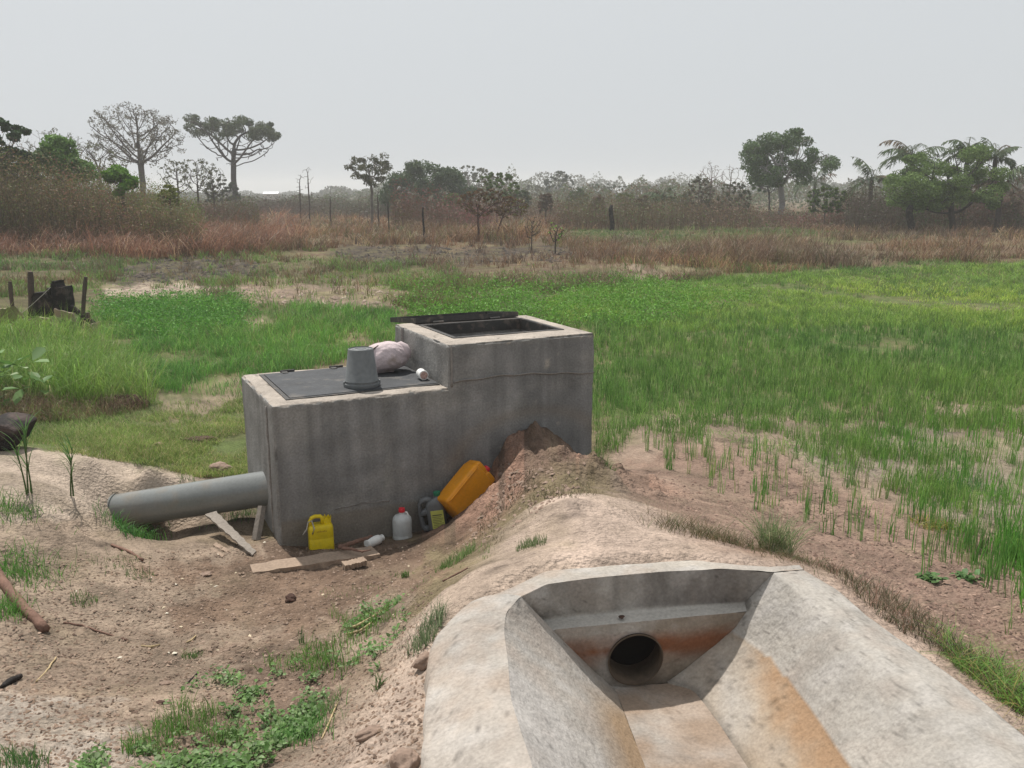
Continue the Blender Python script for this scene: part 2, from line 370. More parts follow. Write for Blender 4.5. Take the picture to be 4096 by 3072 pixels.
# ------------------------------------------------------------------ ground colour zones (traced as outlines on the ground)
SAND = (.43, .35, .285); PINK = (.33, .245, .195); BROWN = (.185, .125, .09); DARK = (.085, .055, .04); BURNT = (.062, .05, .042)
GREEN = (.1, .14, .045); OLIVE = (.12, .11, .045); RUST = (.2, .12, .07); PALE = (.5, .45, .4)
zones = [  # polygon, colour, edge noise (px), opacity
 ([(-400, 198), (1500, 198), (1500, 280), (-400, 280)], (.15, .105, .07), 4, 1),
 ([(-400, 252), (330, 256), (560, 268), (1500, 250), (1500, 470), (600, 470), (600, 330), (245, 330), (245, 470), (-400, 470)], GREEN, 5, .9),
 ([(-400, 254), (330, 258), (560, 268), (560, 300), (440, 312), (240, 312), (-400, 306)], (.12, .095, .06), 5, .85),
 ([(560, 228), (760, 226), (980, 236), (700, 246), (560, 243)], (.09, .11, .035), 3, .8),
 ([(330, 248), (430, 245), (560, 248), (600, 256), (480, 264), (350, 262)], BURNT, 5, .9),
 ([(700, 226), (800, 224), (960, 229), (960, 233), (760, 232)], BURNT, 2, .6),
 ([(110, 262), (160, 258), (230, 258), (262, 266), (240, 282), (150, 284), (60, 275)], BURNT, 6, .85),
 ([(108, 284), (170, 280), (210, 288), (215, 300), (150, 300), (110, 294)], SAND, 4, .9),
 ([(215, 286), (280, 282), (360, 284), (430, 290), (440, 302), (330, 310), (240, 305)], PINK, 6, .8),
 ([(440, 262), (600, 262), (640, 272), (560, 284), (460, 282)], (.15, .105, .075), 6, .8),
 ([(600, 264), (680, 264), (720, 274), (660, 282), (610, 278)], PINK, 5, .8),
 ([(225, 322), (275, 318), (280, 330), (240, 336)], PINK, 4, .8),
 ([(180, 382), (240, 375), (248, 400), (200, 420), (150, 415)], PINK, 8, .7),
 ([(-60, 370), (60, 368), (130, 392), (120, 412), (-60, 420)], (.12, .085, .05), 8, .9),
 ([(594, 430), (700, 405), (860, 395), (1200, 380), (1200, 610), (594, 610)], (.28, .215, .165), 8, 1),
 ([(820, 440), (900, 430), (1100, 440), (1100, 520), (960, 520)], (.3, .25, .2), 9, .9),
 ([(596, 455), (660, 440), (740, 445), (820, 470), (760, 500), (640, 490)], PINK, 4, .8),
 ([(700, 440), (800, 452), (900, 510), (1024, 545), (1300, 620), (1300, 1000), (1024, 760), (600, 470)], (.27, .185, .145), 7, .85),
 ([(840, 520), (960, 560), (1024, 600), (960, 640), (860, 560)], (.22, .15, .12), 9, .6),
 ([(-100, 445), (100, 452), (200, 478), (264, 475), (264, 530), (-100, 540)], SAND, 3, 1),
 ([(-400, 520), (200, 520), (270, 540), (420, 540), (430, 768), (430, 1400), (-400, 1400)], (.31, .24, .185), 5, 1),
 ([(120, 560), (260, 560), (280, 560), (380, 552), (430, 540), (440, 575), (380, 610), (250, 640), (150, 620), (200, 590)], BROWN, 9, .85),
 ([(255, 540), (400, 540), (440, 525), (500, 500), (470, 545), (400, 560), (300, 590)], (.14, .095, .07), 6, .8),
 ([(60, 630), (200, 640), (160, 700), (60, 690)], (.23, .17, .13), 12, .5),
 ([(-50, 700), (90, 690), (120, 740), (80, 800), (-50, 800)], PALE, 12, .55),
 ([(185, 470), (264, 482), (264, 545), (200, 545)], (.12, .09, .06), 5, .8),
 ([(255, 640), (330, 640), (350, 660), (300, 720), (180, 760), (100, 768), (180, 700)], (.15, .1, .075), 8, .7),
]
def ground_col(X, Y, z, P):
    px, py, fw = P
    n = fbm(X*.25, Y*.25, 4, 50)
    col = np.tile(np.array([(.2, .16, .1)]), (len(X), 1))
    ok = fw > .5
    near = np.clip(12/np.maximum(np.hypot(X, Y), .5), .15, 2.0)
    nx = fbm(X*1.7*near, Y*1.7*near, 4, 60)*2.2; ny = fbm(X*1.7*near, Y*1.7*near, 4, 77)*2.2
    soft = fbm(X*4, Y*4, 3, 91)
    JIT = [(fbm(X*5*near+9*q, Y*5*near, 3, 100+q)*2, fbm(X*5*near, Y*5*near+7*q, 3, 120+q)*2) for q in range(4)]
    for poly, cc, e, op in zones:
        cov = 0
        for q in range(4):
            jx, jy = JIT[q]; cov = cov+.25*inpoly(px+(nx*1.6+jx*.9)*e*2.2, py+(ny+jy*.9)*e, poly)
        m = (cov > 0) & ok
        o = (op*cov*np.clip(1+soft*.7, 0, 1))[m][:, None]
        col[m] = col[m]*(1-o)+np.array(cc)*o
    # sandy shoulder round the concrete
    d = pd(X, Y, [tuple(at(600, 545, .97)[:2]), tuple(at(585, 500, .9)[:2])])
    sh = np.clip(1.25-d/.62+.25*nx, 0, 1)*(Y < 5.6)
    dl = pd(X, Y, [tuple(q) for q in foot[3:]]); sh = np.maximum(sh, np.clip(1.2-dl/.35+.3*nx, 0, 1)*.85)
    left = (X < .3) & (Y < 4.4) & (Y > -2); sh = np.maximum(sh, left*np.clip((z-.5)/.2, 0, 1)*.8)
    col = col*(1-sh[:, None])+np.array((.46, .362, .302))*sh[:, None]
    # spoil heap
    a_ = (X-TO[0])*TU[0]+(Y-TO[1])*TU[1]; b_ = (X-TO[0])*TV[0]+(Y-TO[1])*TV[1]
    m = np.clip((1-np.abs(a_-2.0)/1.05)*3, 0, 1)*np.clip((1-np.abs(b_+.65)/1.0)*3, 0, 1)*np.clip(.9+nx*.6, 0, 1)*(1-sh)
    heap = np.where((nx > .25)[:, None], np.array((.32, .2, .15)), np.array((.19, .13, .1)))
    col = col*(1-m[:, None])+heap*m[:, None]
    wet = (b_ < .02) & (b_ > -.16) & (a_ > 1.7) & (a_ < 2.55) & (z > .1)
    col[wet] = col[wet]*.85
    far = np.clip((np.hypot(X, Y)-8.5)/3, 0, 1)*np.clip(fbm(X*1.4, Y*1.4, 4, 131)*3+.2, 0, 1)*.65
    col = col*(1-far[:, None])+np.array((.15, .135, .07))*far[:, None]*(.6+.8*np.clip(col.sum(1)/.5, 0, 1))[:, None]
    dk = np.clip(fbm(X*2.6, Y*2.6, 4, 141)*3-.7, 0, 1)*.35*(np.hypot(X, Y) < 40)
    v = fbm(X*3, Y*3, 4, 12)*.22+fbm(X*16, Y*16, 3, 14)*.26-dk
    # thin dark cracks between clods
    cr = np.abs(fbm(X*6, Y*6, 3, 33)); crk = np.clip(1-cr/.05, 0, 1)*.3*(np.hypot(X, Y) < 12)
    return np.clip(.86*col*np.array((1.0, 1.0, .985))*(1+v-crk)[:, None], .01, .8)
# one polar sheet from under the camera to the horizon
def build_ground():
    az = np.concatenate([np.radians(np.arange(-180, -44, 2.0)), np.radians(np.linspace(-44, 44, 801)), np.radians(np.arange(46, 180, 2.0))])
    r = [0.02, .3, .6, .9, 1.2, 1.5]
    while r[-1] < 10.5: r.append(r[-1]*1.0052)
    while r[-1] < 60: r.append(r[-1]*1.011)
    while r[-1] < 1500: r.append(r[-1]*1.035)
    r = np.array(r); A, R = np.meshgrid(az, r)
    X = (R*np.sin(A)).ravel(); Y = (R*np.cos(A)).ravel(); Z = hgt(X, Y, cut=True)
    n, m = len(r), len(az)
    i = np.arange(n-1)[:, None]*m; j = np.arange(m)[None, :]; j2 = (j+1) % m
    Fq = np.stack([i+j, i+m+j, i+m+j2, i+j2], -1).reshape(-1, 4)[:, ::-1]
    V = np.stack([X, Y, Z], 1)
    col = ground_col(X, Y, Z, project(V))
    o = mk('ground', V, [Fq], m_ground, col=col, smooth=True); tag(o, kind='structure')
    return az, r, Z.reshape(n, m)
_az, _r, _Z = build_ground()
def hgt(X, Y, cut=False):                    # height read back from the finished sheet
    X = np.asarray(X, float).ravel(); Y = np.asarray(Y, float).ravel()
    fi = np.interp(np.hypot(X, Y), _r, np.arange(len(_r))); fj = np.interp(np.arctan2(X, Y), _az, np.arange(len(_az)))
    i = np.minimum(fi.astype(int), len(_r)-2); j = np.minimum(fj.astype(int), len(_az)-2); u = fi-i; v = fj-j
    return (_Z[i, j]*(1-v)+_Z[i, j+1]*v)*(1-u)+(_Z[i+1, j]*(1-v)+_Z[i+1, j+1]*v)*u
# ------------------------------------------------------------------ concrete channel
def interp(P, n):                            # resample polyline by arclength
    s = np.r_[0, np.cumsum(np.linalg.norm(np.diff(P, axis=0), axis=1))]; t = np.linspace(0, s[-1], n)
    return np.stack([np.interp(t, s, P[:, k]) for k in range(3)], 1)
def smooth_line(P, it=2):
    for _ in range(it):
        Q = P.copy(); Q[1:-1] = (P[:-2]+2*P[1:-1]+P[2:])/4; P = Q
    return P
def byY(P, n, Yend=-1.2):
    # stations denser near the head wall, each line from its own end
    s = np.linspace(0, 1, n)**1.25; Y = P[0, 1]+(Yend-P[0, 1])*s
    o = np.argsort(P[:, 1]); Q = np.stack([np.interp(Y, P[o, 1], P[o, k]) for k in range(3)], 1); Q[:, 1] = Y
    return smooth_line(Q, 3)
chan = empty('concrete_channel', tuple(at(650, 690, .47)), label='pale cement lined channel with sloping sides and rust stains, open towards the viewer', cat='channel')
C0 = np.array(chan.location)
def grid_mesh(name, G, colf, parent, bumpa=.006, seed=0, mat=None, nrm=None):
    n, m = G.shape[:2]; V = G.reshape(-1, 3).copy()
    i = np.arange(n-1)[:, None]*m; j = np.arange(m-1)[None, :]
    Fq = np.stack([i+j, i+j+1, i+m+j+1, i+m+j], -1).reshape(-1, 4)
    dn = bumpa*fbm(V[:, 0]*4+V[:, 2]*3, V[:, 1]*4-V[:, 2]*2, 4, seed)+bumpa*.35*fbm(V[:, 0]*25, V[:, 1]*25+V[:, 2]*20, 3, seed+3)
    if nrm is not None: V = V+np.array(nrm)*dn[:, None]
    else: V[:, 2] += dn
    return mk(name, V-C0, [Fq], mat or m_chan, parent, col=colf(V), smooth=True)
NS = 150
B = {k: byY(v, NS) for k, v in dict(LR=cLR, LF=cLF, RF=cRF, RK=cRK, RR=cRR, RO=cRO, LO=cLO).items()}
def span(P, Q, m, sag=0.0, skip=0):
    t = np.linspace(0, 1, m)[None, :, None]; G = P[:, None]*(1-t)+Q[:, None]*t
    G[..., 2] += sag*4*(t*(1-t))[..., 0]
    return G[:, skip:]
CEM = np.array((.45, .405, .36)); CEMG = np.array((.40, .375, .34)); RST = np.array((.25, .16, .095)); SND = np.array((.42, .335, .27))
def mixc(a, b, t): t = np.clip(t, 0, 1)[:, None]; return a*(1-t)+b*t
def base_c(V, a=CEM):
    n1 = fbm(V[:, 0]*2.4, V[:, 1]*2.4+V[:, 2], 4, 5); n2 = fbm(V[:, 0]*9, V[:, 1]*9+V[:, 2]*5, 4, 9); n3 = fbm(V[:, 0]*30, V[:, 1]*30+V[:, 2]*20, 3, 19)
    col = np.tile(a, (len(V), 1))
    col = mixc(col, CEMG, n1*1.6+.3); col = mixc(col, np.array((.5, .47, .44)), n2*1.5-.1)
    col = mixc(col, np.array((.44, .375, .325)), (n1*.8-n2)*.7)
    sp = fbm(V[:, 0]*60, V[:, 1]*60+V[:, 2]*31, 2, 77)
    return .76*col*(1+n3*.14)[:, None]*(1-.4*np.clip((sp-.62)*8, 0, 1))[:, None]
def cracks(V, col, s=1.6, w_=.012, a=.45, seed=88):
    q = np.abs(fbm(V[:, 0]*s+V[:, 2]*s*.7, V[:, 1]*s, 5, seed, .55)); g_ = np.clip(fbm(V[:, 0]*.9, V[:, 1]*.9, 2, seed+4)*4+.3, 0, 1)
    return col*(1-a*np.clip(1-q/w_, 0, 1)*g_)[:, None]
def c_left(V):
    col = base_c(V, np.array((.54, .51, .48)))
    n = fbm(V[:, 0]*4, V[:, 1]*1.5, 4, 15)
    return mixc(col, np.array((.3, .215, .14)), (.67-V[:, 2])*7*(.8+n)*np.clip((3.85-V[:, 1])*2.5, .2, 1)*.9)
def c_right(V):
    col = base_c(V, np.array((.49, .455, .41))); n = fbm(V[:, 0]*5, V[:, 1]*2.5, 4, 25); k = (V[:, 2] < .705)
    col = np.where(k[:, None], mixc(col, np.array((.31, .245, .18)), .55+n*.9), col)
    r = k*np.clip((V[:, 2]-.6)*9*np.clip((3.75-V[:, 1])*2, .25, 1)+n*1.2-.1+fbm(V[:, 0]*17, V[:, 1]*17, 3, 27)*.5, 0, 1)*.9
    e = np.exp(-((V[:, 2]-.475)/.012)**2); return cracks(V, mixc(col, RST*1.15, r)*(1-.35*e)[:, None])
def c_floor(V):
    col = base_c(V, SND); n = fbm(V[:, 0]*6, V[:, 1]*6, 4, 35); col = mixc(col, np.array((.27, .205, .155)), n*1.5+.6)
    e = fbm(V[:, 0]*14, V[:, 1]*14, 3, 37); return col*(1-.25*np.clip(e*2-.3, 0, 1))[:, None]
def c_rim(V):
    col = base_c(V, np.array((.45, .405, .36))); n = fbm(V[:, 0]*6, V[:, 1]*6, 4, 45)
    return cracks(V, mixc(col, SND*.76, n*1.2+.05), 2.2)
# side wall left, floor, side wall right (below and above the lining step)
grid_mesh('side_wall', span(B['LR'], B['LF'], 34, -.008), c_left, chan, .008, 1)
grid_mesh('channel_floor', span(B['LF'], B['RF'], 26, -.006), c_floor, chan, .009, 2)
g = span(B['RF'], B['RK'], 22, -.006); g2 = np.concatenate([span(B['RK']+np.array([0.008, 0, .014]), B['RR'], 34), span(B['RR'], B['RO'], 26)[:, 1:]], 1)
g0_ = g2.copy()
for _ in range(110): g2[:, 1:-1] = (g2[:, :-2]+2*g2[:, 1:-1]+g2[:, 2:])/4
w_ = np.clip(np.arange(NS)/22, 0, 1)[:, None, None]; g2 = g0_*(1-w_)+g2*w_
f_ = g2[:1].copy(); f_[..., 1] += .07; f_[..., 2] -= .003; g2 = np.concatenate([f_, g2])
f_ = g[:1].copy(); f_[..., 1] += .04; g = np.concatenate([f_, g])
sk_ = g2[:, -1:].copy(); sk_[..., 2] -= .35; sk_[..., 0] += .06; md_ = g2[:, -1:]*.6+sk_*.4; g2 = np.concatenate([g2, md_, sk_], 1)
grid_mesh('side_wall', np.concatenate([g, g2], 1), c_right, chan, .008, 3)
def rim(inner, outer, m, crown, seed):
    G = span(inner, outer, m, crown)
    jag = fbm(outer[:, 0]*3, outer[:, 1]*3, 4, seed)*.03
    G[:, -1, 0] += jag; skirt = G[:, -1:].copy(); skirt[..., 2] -= .35; skirt[..., 0] += (outer[:, 0]-inner[:, 0])[:, None]*.12
    mid = G[:, -1:]*.6+skirt*.4; mid[..., 0] += (outer[:, 0]-inner[:, 0])[:, None]*.03
    return np.concatenate([G, mid, skirt], 1)
grid_mesh('rim', rim(B['LR'], B['LO'], 22, .022, 4), c_rim, chan, .010, 4)
# cap over the head wall
n = 90; I = smooth_line(interp(capI, n), 2); O = smooth_line(interp(capO, n), 2)
G = span(I, O, 16, .002); sk = G[:, -1:].copy(); sk[..., 2] -= .3; sk[..., 1] += .05
fr = G[:, :1].copy(); fr[..., 2] -= .006; fr[..., 1] -= .0
grid_mesh('head_wall_cap', np.concatenate([G, sk], 1), lambda V: mixc(base_c(V, np.array((.46, .42, .37))), SND*.76, fbm(V[:, 0]*5, V[:, 1]*5, 3, 8)*1.2+.1), chan, .006, 8)
# head wall: upper face, ledge, lower face with the pipe hole
LB = interp(cl([(543, 620, .8), (590, 616, .805), (635, 612, .805), (690, 607, .81), (752, 602.5, .82)]), n)
LFr = interp(cl([(551, 631, .795), (590, 626.5, .795), (635, 622.5, .795), (690, 618, .80), (748.5, 611, .81)]), n)
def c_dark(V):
    col = base_c(V, np.array((.27, .245, .225)))*.9; st = fbm(V[:, 0]*16, V[:, 2]*2.5, 3, 18)  # head wall's shade painted in: base darker than the rest of the channel
    col = col*(1+.3*st)[:, None]; return mixc(col, np.array((.46, .43, .39)), np.clip(1.6-np.abs(V[:, 2]-.803)/.014, 0, 1)*1.0)  # ledge strip lightened in the colour to look like a lit edge
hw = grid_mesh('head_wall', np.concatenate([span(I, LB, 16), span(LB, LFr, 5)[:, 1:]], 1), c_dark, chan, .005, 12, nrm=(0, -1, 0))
BL, BR = B['LF'][0], B['RF'][0]; TL, TR = LFr[0], LFr[-1]
SLX = (TR[1]-TL[1])/(TR[0]-TL[0]); ctr = at(635, 657, .61); ctr[1] = (TL[1]+TR[1]+BL[1]+BR[1])/4+SLX*(ctr[0]-(TL[0]+TR[0])/2); pl = lambda x, z: ctr[1]+(z-ctr[2])*(((TL[1]+TR[1])/2-(BL[1]+BR[1])/2)/.33)+(x-ctr[0])*SLX
RP = .13
poly = [(TL[0]-.02, .802), (TR[0]+.02, .808), (BR[0]+.03, .44), (BL[0]-.03, .44)]
K = 96; rings = []
for k in range(K):
    a = 2*math.pi*k/K; dx, dz = math.cos(a), math.sin(a); best = 9
    for (x0, z0), (x1, z1) in zip(poly, poly[1:]+poly[:1]):
        ex, ez = x1-x0, z1-z0; det = dx*(-ez)+dz*ex
        if abs(det) < 1e-9: continue
        rx, rz = x0-ctr[0], z0-ctr[2]; t = (rx*(-ez)+rz*ex)/det; s_ = (dx*rz-dz*rx)/det
        if t > 0 and -1e-6 <= s_ <= 1+1e-6: best = min(best, t)
    row = []
    for q in np.linspace(0, 1, 14):
        d = RP*1.03+(max(best, RP*1.12)-RP*1.03)*q; x, z = ctr[0]+dx*d, ctr[2]+dz*d
        row.append((x, pl(x, z), z))
    rings.append(row)
rings.append(rings[0])
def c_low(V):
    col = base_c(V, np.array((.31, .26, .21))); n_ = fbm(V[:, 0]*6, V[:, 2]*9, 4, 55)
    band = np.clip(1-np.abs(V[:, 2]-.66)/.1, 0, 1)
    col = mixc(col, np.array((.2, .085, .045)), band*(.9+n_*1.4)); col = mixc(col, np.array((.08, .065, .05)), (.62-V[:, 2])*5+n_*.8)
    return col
grid_mesh('pipe_surround', np.array(rings), c_low, chan, .004, 14, nrm=(0, -1, 0))
secs = []
for q, r in [(-.03, RP*1.01), (-.032, RP*1.12), (0.0, RP*1.12)]:
    pass
def ring(y, r, dz=0): return [(ctr[0]+r*math.cos(2*math.pi*k/48)+y*.12*0, pl(ctr[0]+r*math.cos(2*math.pi*k/48), ctr[2]+r*math.sin(2*math.pi*k/48))+y, ctr[2]+dz+r*math.sin(2*math.pi*k/48)) for k in range(48)]
pp = loft([ring(-.012, RP*1.05), ring(-.016, RP), ring(.08, RP), ring(.17, RP)], False, False)
pp = ([tuple(np.array(v)-C0) for v in pp[0]], pp[1])
o = pm('outlet_pipe', pp, m_inner, chan, smooth=True); o["label"] = 'round dark pipe mouth in the head wall'
e_ = ring(.165, RP*1.02); pm('pipe_dark_disc', ([tuple(np.array(v)-C0) for v in e_], [tuple(range(48))]), m_inner2, chan)  # near-black disc, the darkness deep in the pipe put into its colour
# ------------------------------------------------------------------ concrete tank
tank = empty('concrete_tank', (TO[0], TO[1], 0), (0, 0, YAW), 'stepped grey concrete tank with cracked pale top edges, beside the spoil heap', 'tank')
def T(a, b, z): P = TO+TU*a+TV*b; return (P[0], P[1], z)
RB = random.Random(3)
def face_grid(p00, p10, p11, p01, step=.02):
    p00, p10, p11, p01 = [np.array(p, float) for p in (p00, p10, p11, p01)]
    nu = max(2, int(np.linalg.norm(p10-p00)/step)); nv = max(2, int(np.linalg.norm(p01-p00)/step))
    u = np.linspace(0, 1, nu+1)[:, None, None]; v = np.linspace(0, 1, nv+1)[None, :, None]
    G = p00*(1-u)*(1-v)+p10*u*(1-v)+p11*u*v+p01*(1-u)*v
    i = np.arange(nu)[:, None]*(nv+1); j = np.arange(nv)[None, :]
    return G.reshape(-1, 3), np.stack([i+j, i+nv+1+j, i+nv+2+j, i+j+1], -1).reshape(-1, 4)
def chamber(name, quads, parent):
    Vs = []; Fs = []; Nn = 0
    for q in quads:
        v, f = face_grid(*q); Vs.append(v); Fs.append(f+Nn); Nn += len(v)
    V = np.concatenate(Vs); Fq = np.concatenate(Fs)
    me = bpy.data.meshes.new('tmp'); me.from_pydata(V.tolist(), [], Fq.tolist())
    bm = bmesh.new(); bm.from_mesh(me); bmesh.ops.remove_doubles(bm, verts=bm.verts, dist=.004)
    # worn, uneven arrises
    bmesh.ops.recalc_face_normals(bm, faces=bm.faces); bm.normal_update()
    nr = [v.normal.copy() for v in bm.verts]
    shp = [min([abs(1)]+[f1.normal.dot(f2.normal) for e in v.link_edges if len(e.link_faces) == 2 for f1, f2 in [e.link_faces[:]]]) for v in bm.verts]
    co = np.array([v.co[:] for v in bm.verts])
    ch = np.abs(fbm(co[:, 0]*6+co[:, 2]*5, co[:, 1]*6+co[:, 2]*4, 4, 61)); fn = fbm(co[:, 0]*3+co[:, 1]*2, co[:, 2]*3, 4, 64); ff = fbm((co[:, 0]+co[:, 1])*30, co[:, 2]*30+co[:, 0]*7, 2, 65)
    for k, v in enumerate(bm.verts):
        if shp[k] < .3: v.co -= nr[k]*(.005+.045*max(0, ch[k]-.1)+.004*RB.random())
        v.co += nr[k]*(.006*fn[k]+.0012*ff[k])
    bm.to_mesh(me); bm.free(); return me
def tank_col(co, nz):
    a, b, z = co[:, 0], co[:, 1], co[:, 2]; s = a+b*.7
    n1 = fbm(s*1.6+z*.9, z*1.9-s*.8, 5, 71, .6); st = fbm(s*14, z*.9, 3, 72); n2 = fbm(s*7, z*7, 4, 73); sp = fbm(s*9, z*11, 3, 79)
    col = np.tile(np.array((.18, .179, .177)), (len(co), 1)); col = mixc(col, np.array((.235, .228, .216)), n1*1.8+.2)
    col = col*(1+.34*st+.12*n2)[:, None]
    col = mixc(col, np.array((.29, .27, .24)), (sp-.52)*6*(a > 1.4)*.7)                         # pale scabs on the tall half
    vs = np.exp(-((a-.92)/.03)**2)+.8*np.exp(-((a-.53)/.008)**2)+.7*np.exp(-((a-.26)/.02)**2)
    col = mixc(col, np.array((.24, .24, .21)), vs*np.clip(.5+n2, 0, 1)*.5)
    lowb = np.clip((.22+.02*n1-z)*30, 0, 1)*(b < .05); col = mixc(col, np.array((.18, .155, .125)), lowb*.7)
    stain = np.exp(-((np.hypot((a-2.3)/.75, (z-.45)/.42)-1)/.13)**2)*(b < .05); col = mixc(col, np.array((.2, .175, .15)), stain*.6)
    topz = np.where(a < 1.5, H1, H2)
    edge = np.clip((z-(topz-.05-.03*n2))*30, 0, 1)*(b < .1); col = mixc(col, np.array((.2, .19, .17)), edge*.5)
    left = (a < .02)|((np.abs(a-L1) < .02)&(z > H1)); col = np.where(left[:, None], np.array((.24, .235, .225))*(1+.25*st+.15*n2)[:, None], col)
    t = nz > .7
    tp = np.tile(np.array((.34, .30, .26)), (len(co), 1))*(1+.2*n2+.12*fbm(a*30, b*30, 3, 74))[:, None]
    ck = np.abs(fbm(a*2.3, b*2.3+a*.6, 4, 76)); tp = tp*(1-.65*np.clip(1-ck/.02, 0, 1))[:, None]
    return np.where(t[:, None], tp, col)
def finish(me, name, parent):
    co = np.array([v.co[:] for v in me.vertices]); nz = np.array([v.normal[2] for v in me.vertices])
    col = tank_col(co, nz); col = np.concatenate([col, np.ones((len(col), 1))], 1)
    at_ = me.attributes.new('col', 'FLOAT_COLOR', 'POINT'); at_.data.foreach_set('color', col.astype(np.float32).ravel())
    me.materials.append(m_tank); me.name = name
    for p in me.polygons: p.use_smooth = True
    me.set_sharp_from_angle(angle=math.radians(35))
    o = bpy.data.objects.new(name, me); COL.objects.link(o); o.parent = parent; return o
zb = -.25
hp = (.17, 1.48, .17, 1.22)                    # hatch opening of the low chamber
def topring(x0, x1, y0, y1, hx0, hx1, hy0, hy1, z):
    return [((x0, y0, z), (x1, y0, z), (hx1, hy0, z), (hx0, hy0, z)), ((x1, y0, z), (x1, y1, z), (hx1, hy1, z), (hx1, hy0, z)),
            ((x1, y1, z), (x0, y1, z), (hx0, hy1, z), (hx1, hy1, z)), ((x0, y1, z), (x0, y0, z), (hx0, hy0, z), (hx0, hy1, z))]
low = [((0, 0, zb), (L1, 0, zb), (L1, 0, H1), (0, 0, H1)), ((0, TW, zb), (0, 0, zb), (0, 0, H1), (0, TW, H1)), ((L1, TW, zb), (0, TW, zb), (0, TW, H1), (L1, TW, H1)),
       ((0, 0, H1), (L1, 0, H1), (L1, TW, H1), (0, TW, H1))]
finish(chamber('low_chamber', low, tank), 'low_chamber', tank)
ox0, ox1, oy0, oy1 = 1.70, 2.76, .34, 1.14
hi = [((L1, 0, zb), (LT, 0, zb), (LT, 0, H2), (L1, 0, H2)), ((LT, 0, zb), (LT, TW, zb), (LT, TW, H2), (LT, 0, H2)), ((LT, TW, zb), (L1, TW, zb), (L1, TW, H2), (LT, TW, H2)),
      ((L1, TW, H1-.02), (L1, 0, H1-.02), (L1, 0, H2), (L1, TW, H2))]+topring(L1, LT, 0, TW, ox0, ox1, oy0, oy1, H2)
zi = .5
hi += [((ox0, oy0, H2), (ox0, oy1, H2), (ox0, oy1, zi), (ox0, oy0, zi)), ((ox1, oy1, H2), (ox1, oy0, H2), (ox1, oy0, zi), (ox1, oy1, zi)),
       ((ox0, oy1, H2), (ox1, oy1, H2), (ox1, oy1, zi), (ox0, oy1, zi)), ((ox1, oy0, H2), (ox0, oy0, H2), (ox0, oy0, zi), (ox1, oy0, zi)),
       ((ox0, oy0, zi), (ox0, oy1, zi), (ox1, oy1, zi), (ox1, oy0, zi))]
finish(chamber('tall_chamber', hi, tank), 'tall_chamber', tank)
# form-board ridge and corner fins
def ridge(pts, r, nm='formwork_ridge', flat=.5):
    V, F_ = tube(pts, r, 8, True, flat); V = np.array(V)
    col = np.tile(np.array((.15, .14, .13, 1)), (len(V), 1)); quads = [f for f in F_ if len(f) == 4]; caps = [f for f in F_ if len(f) != 4]
    return mk(nm, V, [quads, caps], m_tank, tank, col=col*np.array((1.45, 1.45, 1.45, 1)), smooth=True)
ridge([(L1+.05+k*.07, -.002+.003*math.sin(k*2.1), 1.19+.035*math.sin(k*.17+.5)+.006*math.sin(k*1.3)) for k in range(21)], .015)
ridge([(.45+k*.06, -.001, .235+.02*math.sin(k*.4)+.006*math.sin(k*1.9)) for k in range(9)], .008)
ridge([(-.004, .22+.006*math.sin(k*.9), .02+k*.055) for k in range(21)], [.009+.004*math.sin(k*1.7) for k in range(21)])
ridge([(L1+.03, -.003+.002*math.sin(k), H1+.01+k*.045) for k in range(9)], .01)
ridge([(L1-.006, 1.12, H1+.01+k*.045) for k in range(9)], .018)
# low hatch: plate, frame, hinges
pv = box(.185, L1-.012, .2, 1.245, H1+.004, H1+.012)
hc = pm('hatch_plate', pv, m_plate, tank, bevel=.002)
fr_ = [box(.145, .18, .165, 1.28, H1-.01, H1+.009), box(.18, L1-.012, .165, .195, H1-.01, H1+.008), box(.18, L1-.012, 1.25, 1.28, H1-.01, H1+.008)]
pm('hatch_frame', fr_, m_iron, tank, bevel=.002)
for a in (.4, .86):
    h = pm('hinge', [tube([(a-.06, 1.285, H1+.018), (a+.07, 1.285, H1+.018)], .011, 10), box(a-.055, a-.005, 1.2, 1.285, H1+.0125, H1+.018), box(a+.01, a+.065, 1.285, 1.33, H1+.004, H1+.012)], m_iron, tank)
# tall hatch: frame round the opening and the lid thrown open behind
t_ = .035
f2 = [box(ox0-t_, ox0-.002, oy0-t_, oy1+t_, H2-.004, H2+.006), box(ox1+.002, ox1+t_, oy0-t_, oy1+t_, H2-.004, H2+.006), box(ox0, ox1, oy0-t_, oy0-.002, H2-.004, H2+.006), box(ox0, ox1, oy1+.002, oy1+t_, H2-.004, H2+.006),
      box(ox0+.009, ox0+.014, oy0+.015, oy1-.015, H2-.1, H2+.004), box(ox1-.014, ox1-.009, oy0+.015, oy1-.015, H2-.1, H2+.004), box(ox0+.015, ox1-.015, oy0+.009, oy0+.014, H2-.1, H2+.004), box(ox0+.015, ox1-.015, oy1-.014, oy1-.009, H2-.1, H2+.004)]
pm('hatch_frame', f2, m_iron, tank)
lw, ld, fh = ox1-ox0+.06, oy1-oy0-.02, .05
lid = [box(0, lw, 0, ld, 0, .006), box(0, lw, 0, .006, .006, fh), box(0, lw, ld-.006, ld, .006, fh), box(0, .006, .006, ld-.006, .006, fh), box(lw-.006, lw, .006, ld-.006, .006, fh),
       box(.006, lw-.006, ld*.5-.015, ld*.5+.015, .006, .02)]
lo = pm('open_lid', lid, m_iron, tank, loc=(ox0-.04, oy1+.09, H2+.012)); lo.rotation_euler = (math.radians(-6.5), 0, 0); lo["label"] = 'dark steel hatch lid swung open behind the tall chamber'
for a in (.22, .84): pm('hinge', [tube([(a-.05, -.02, .0), (a+.06, -.02, .0)], .012, 10), box(a-.04, a+.05, -.02, .0, -.006, .004)], m_iron, lo)
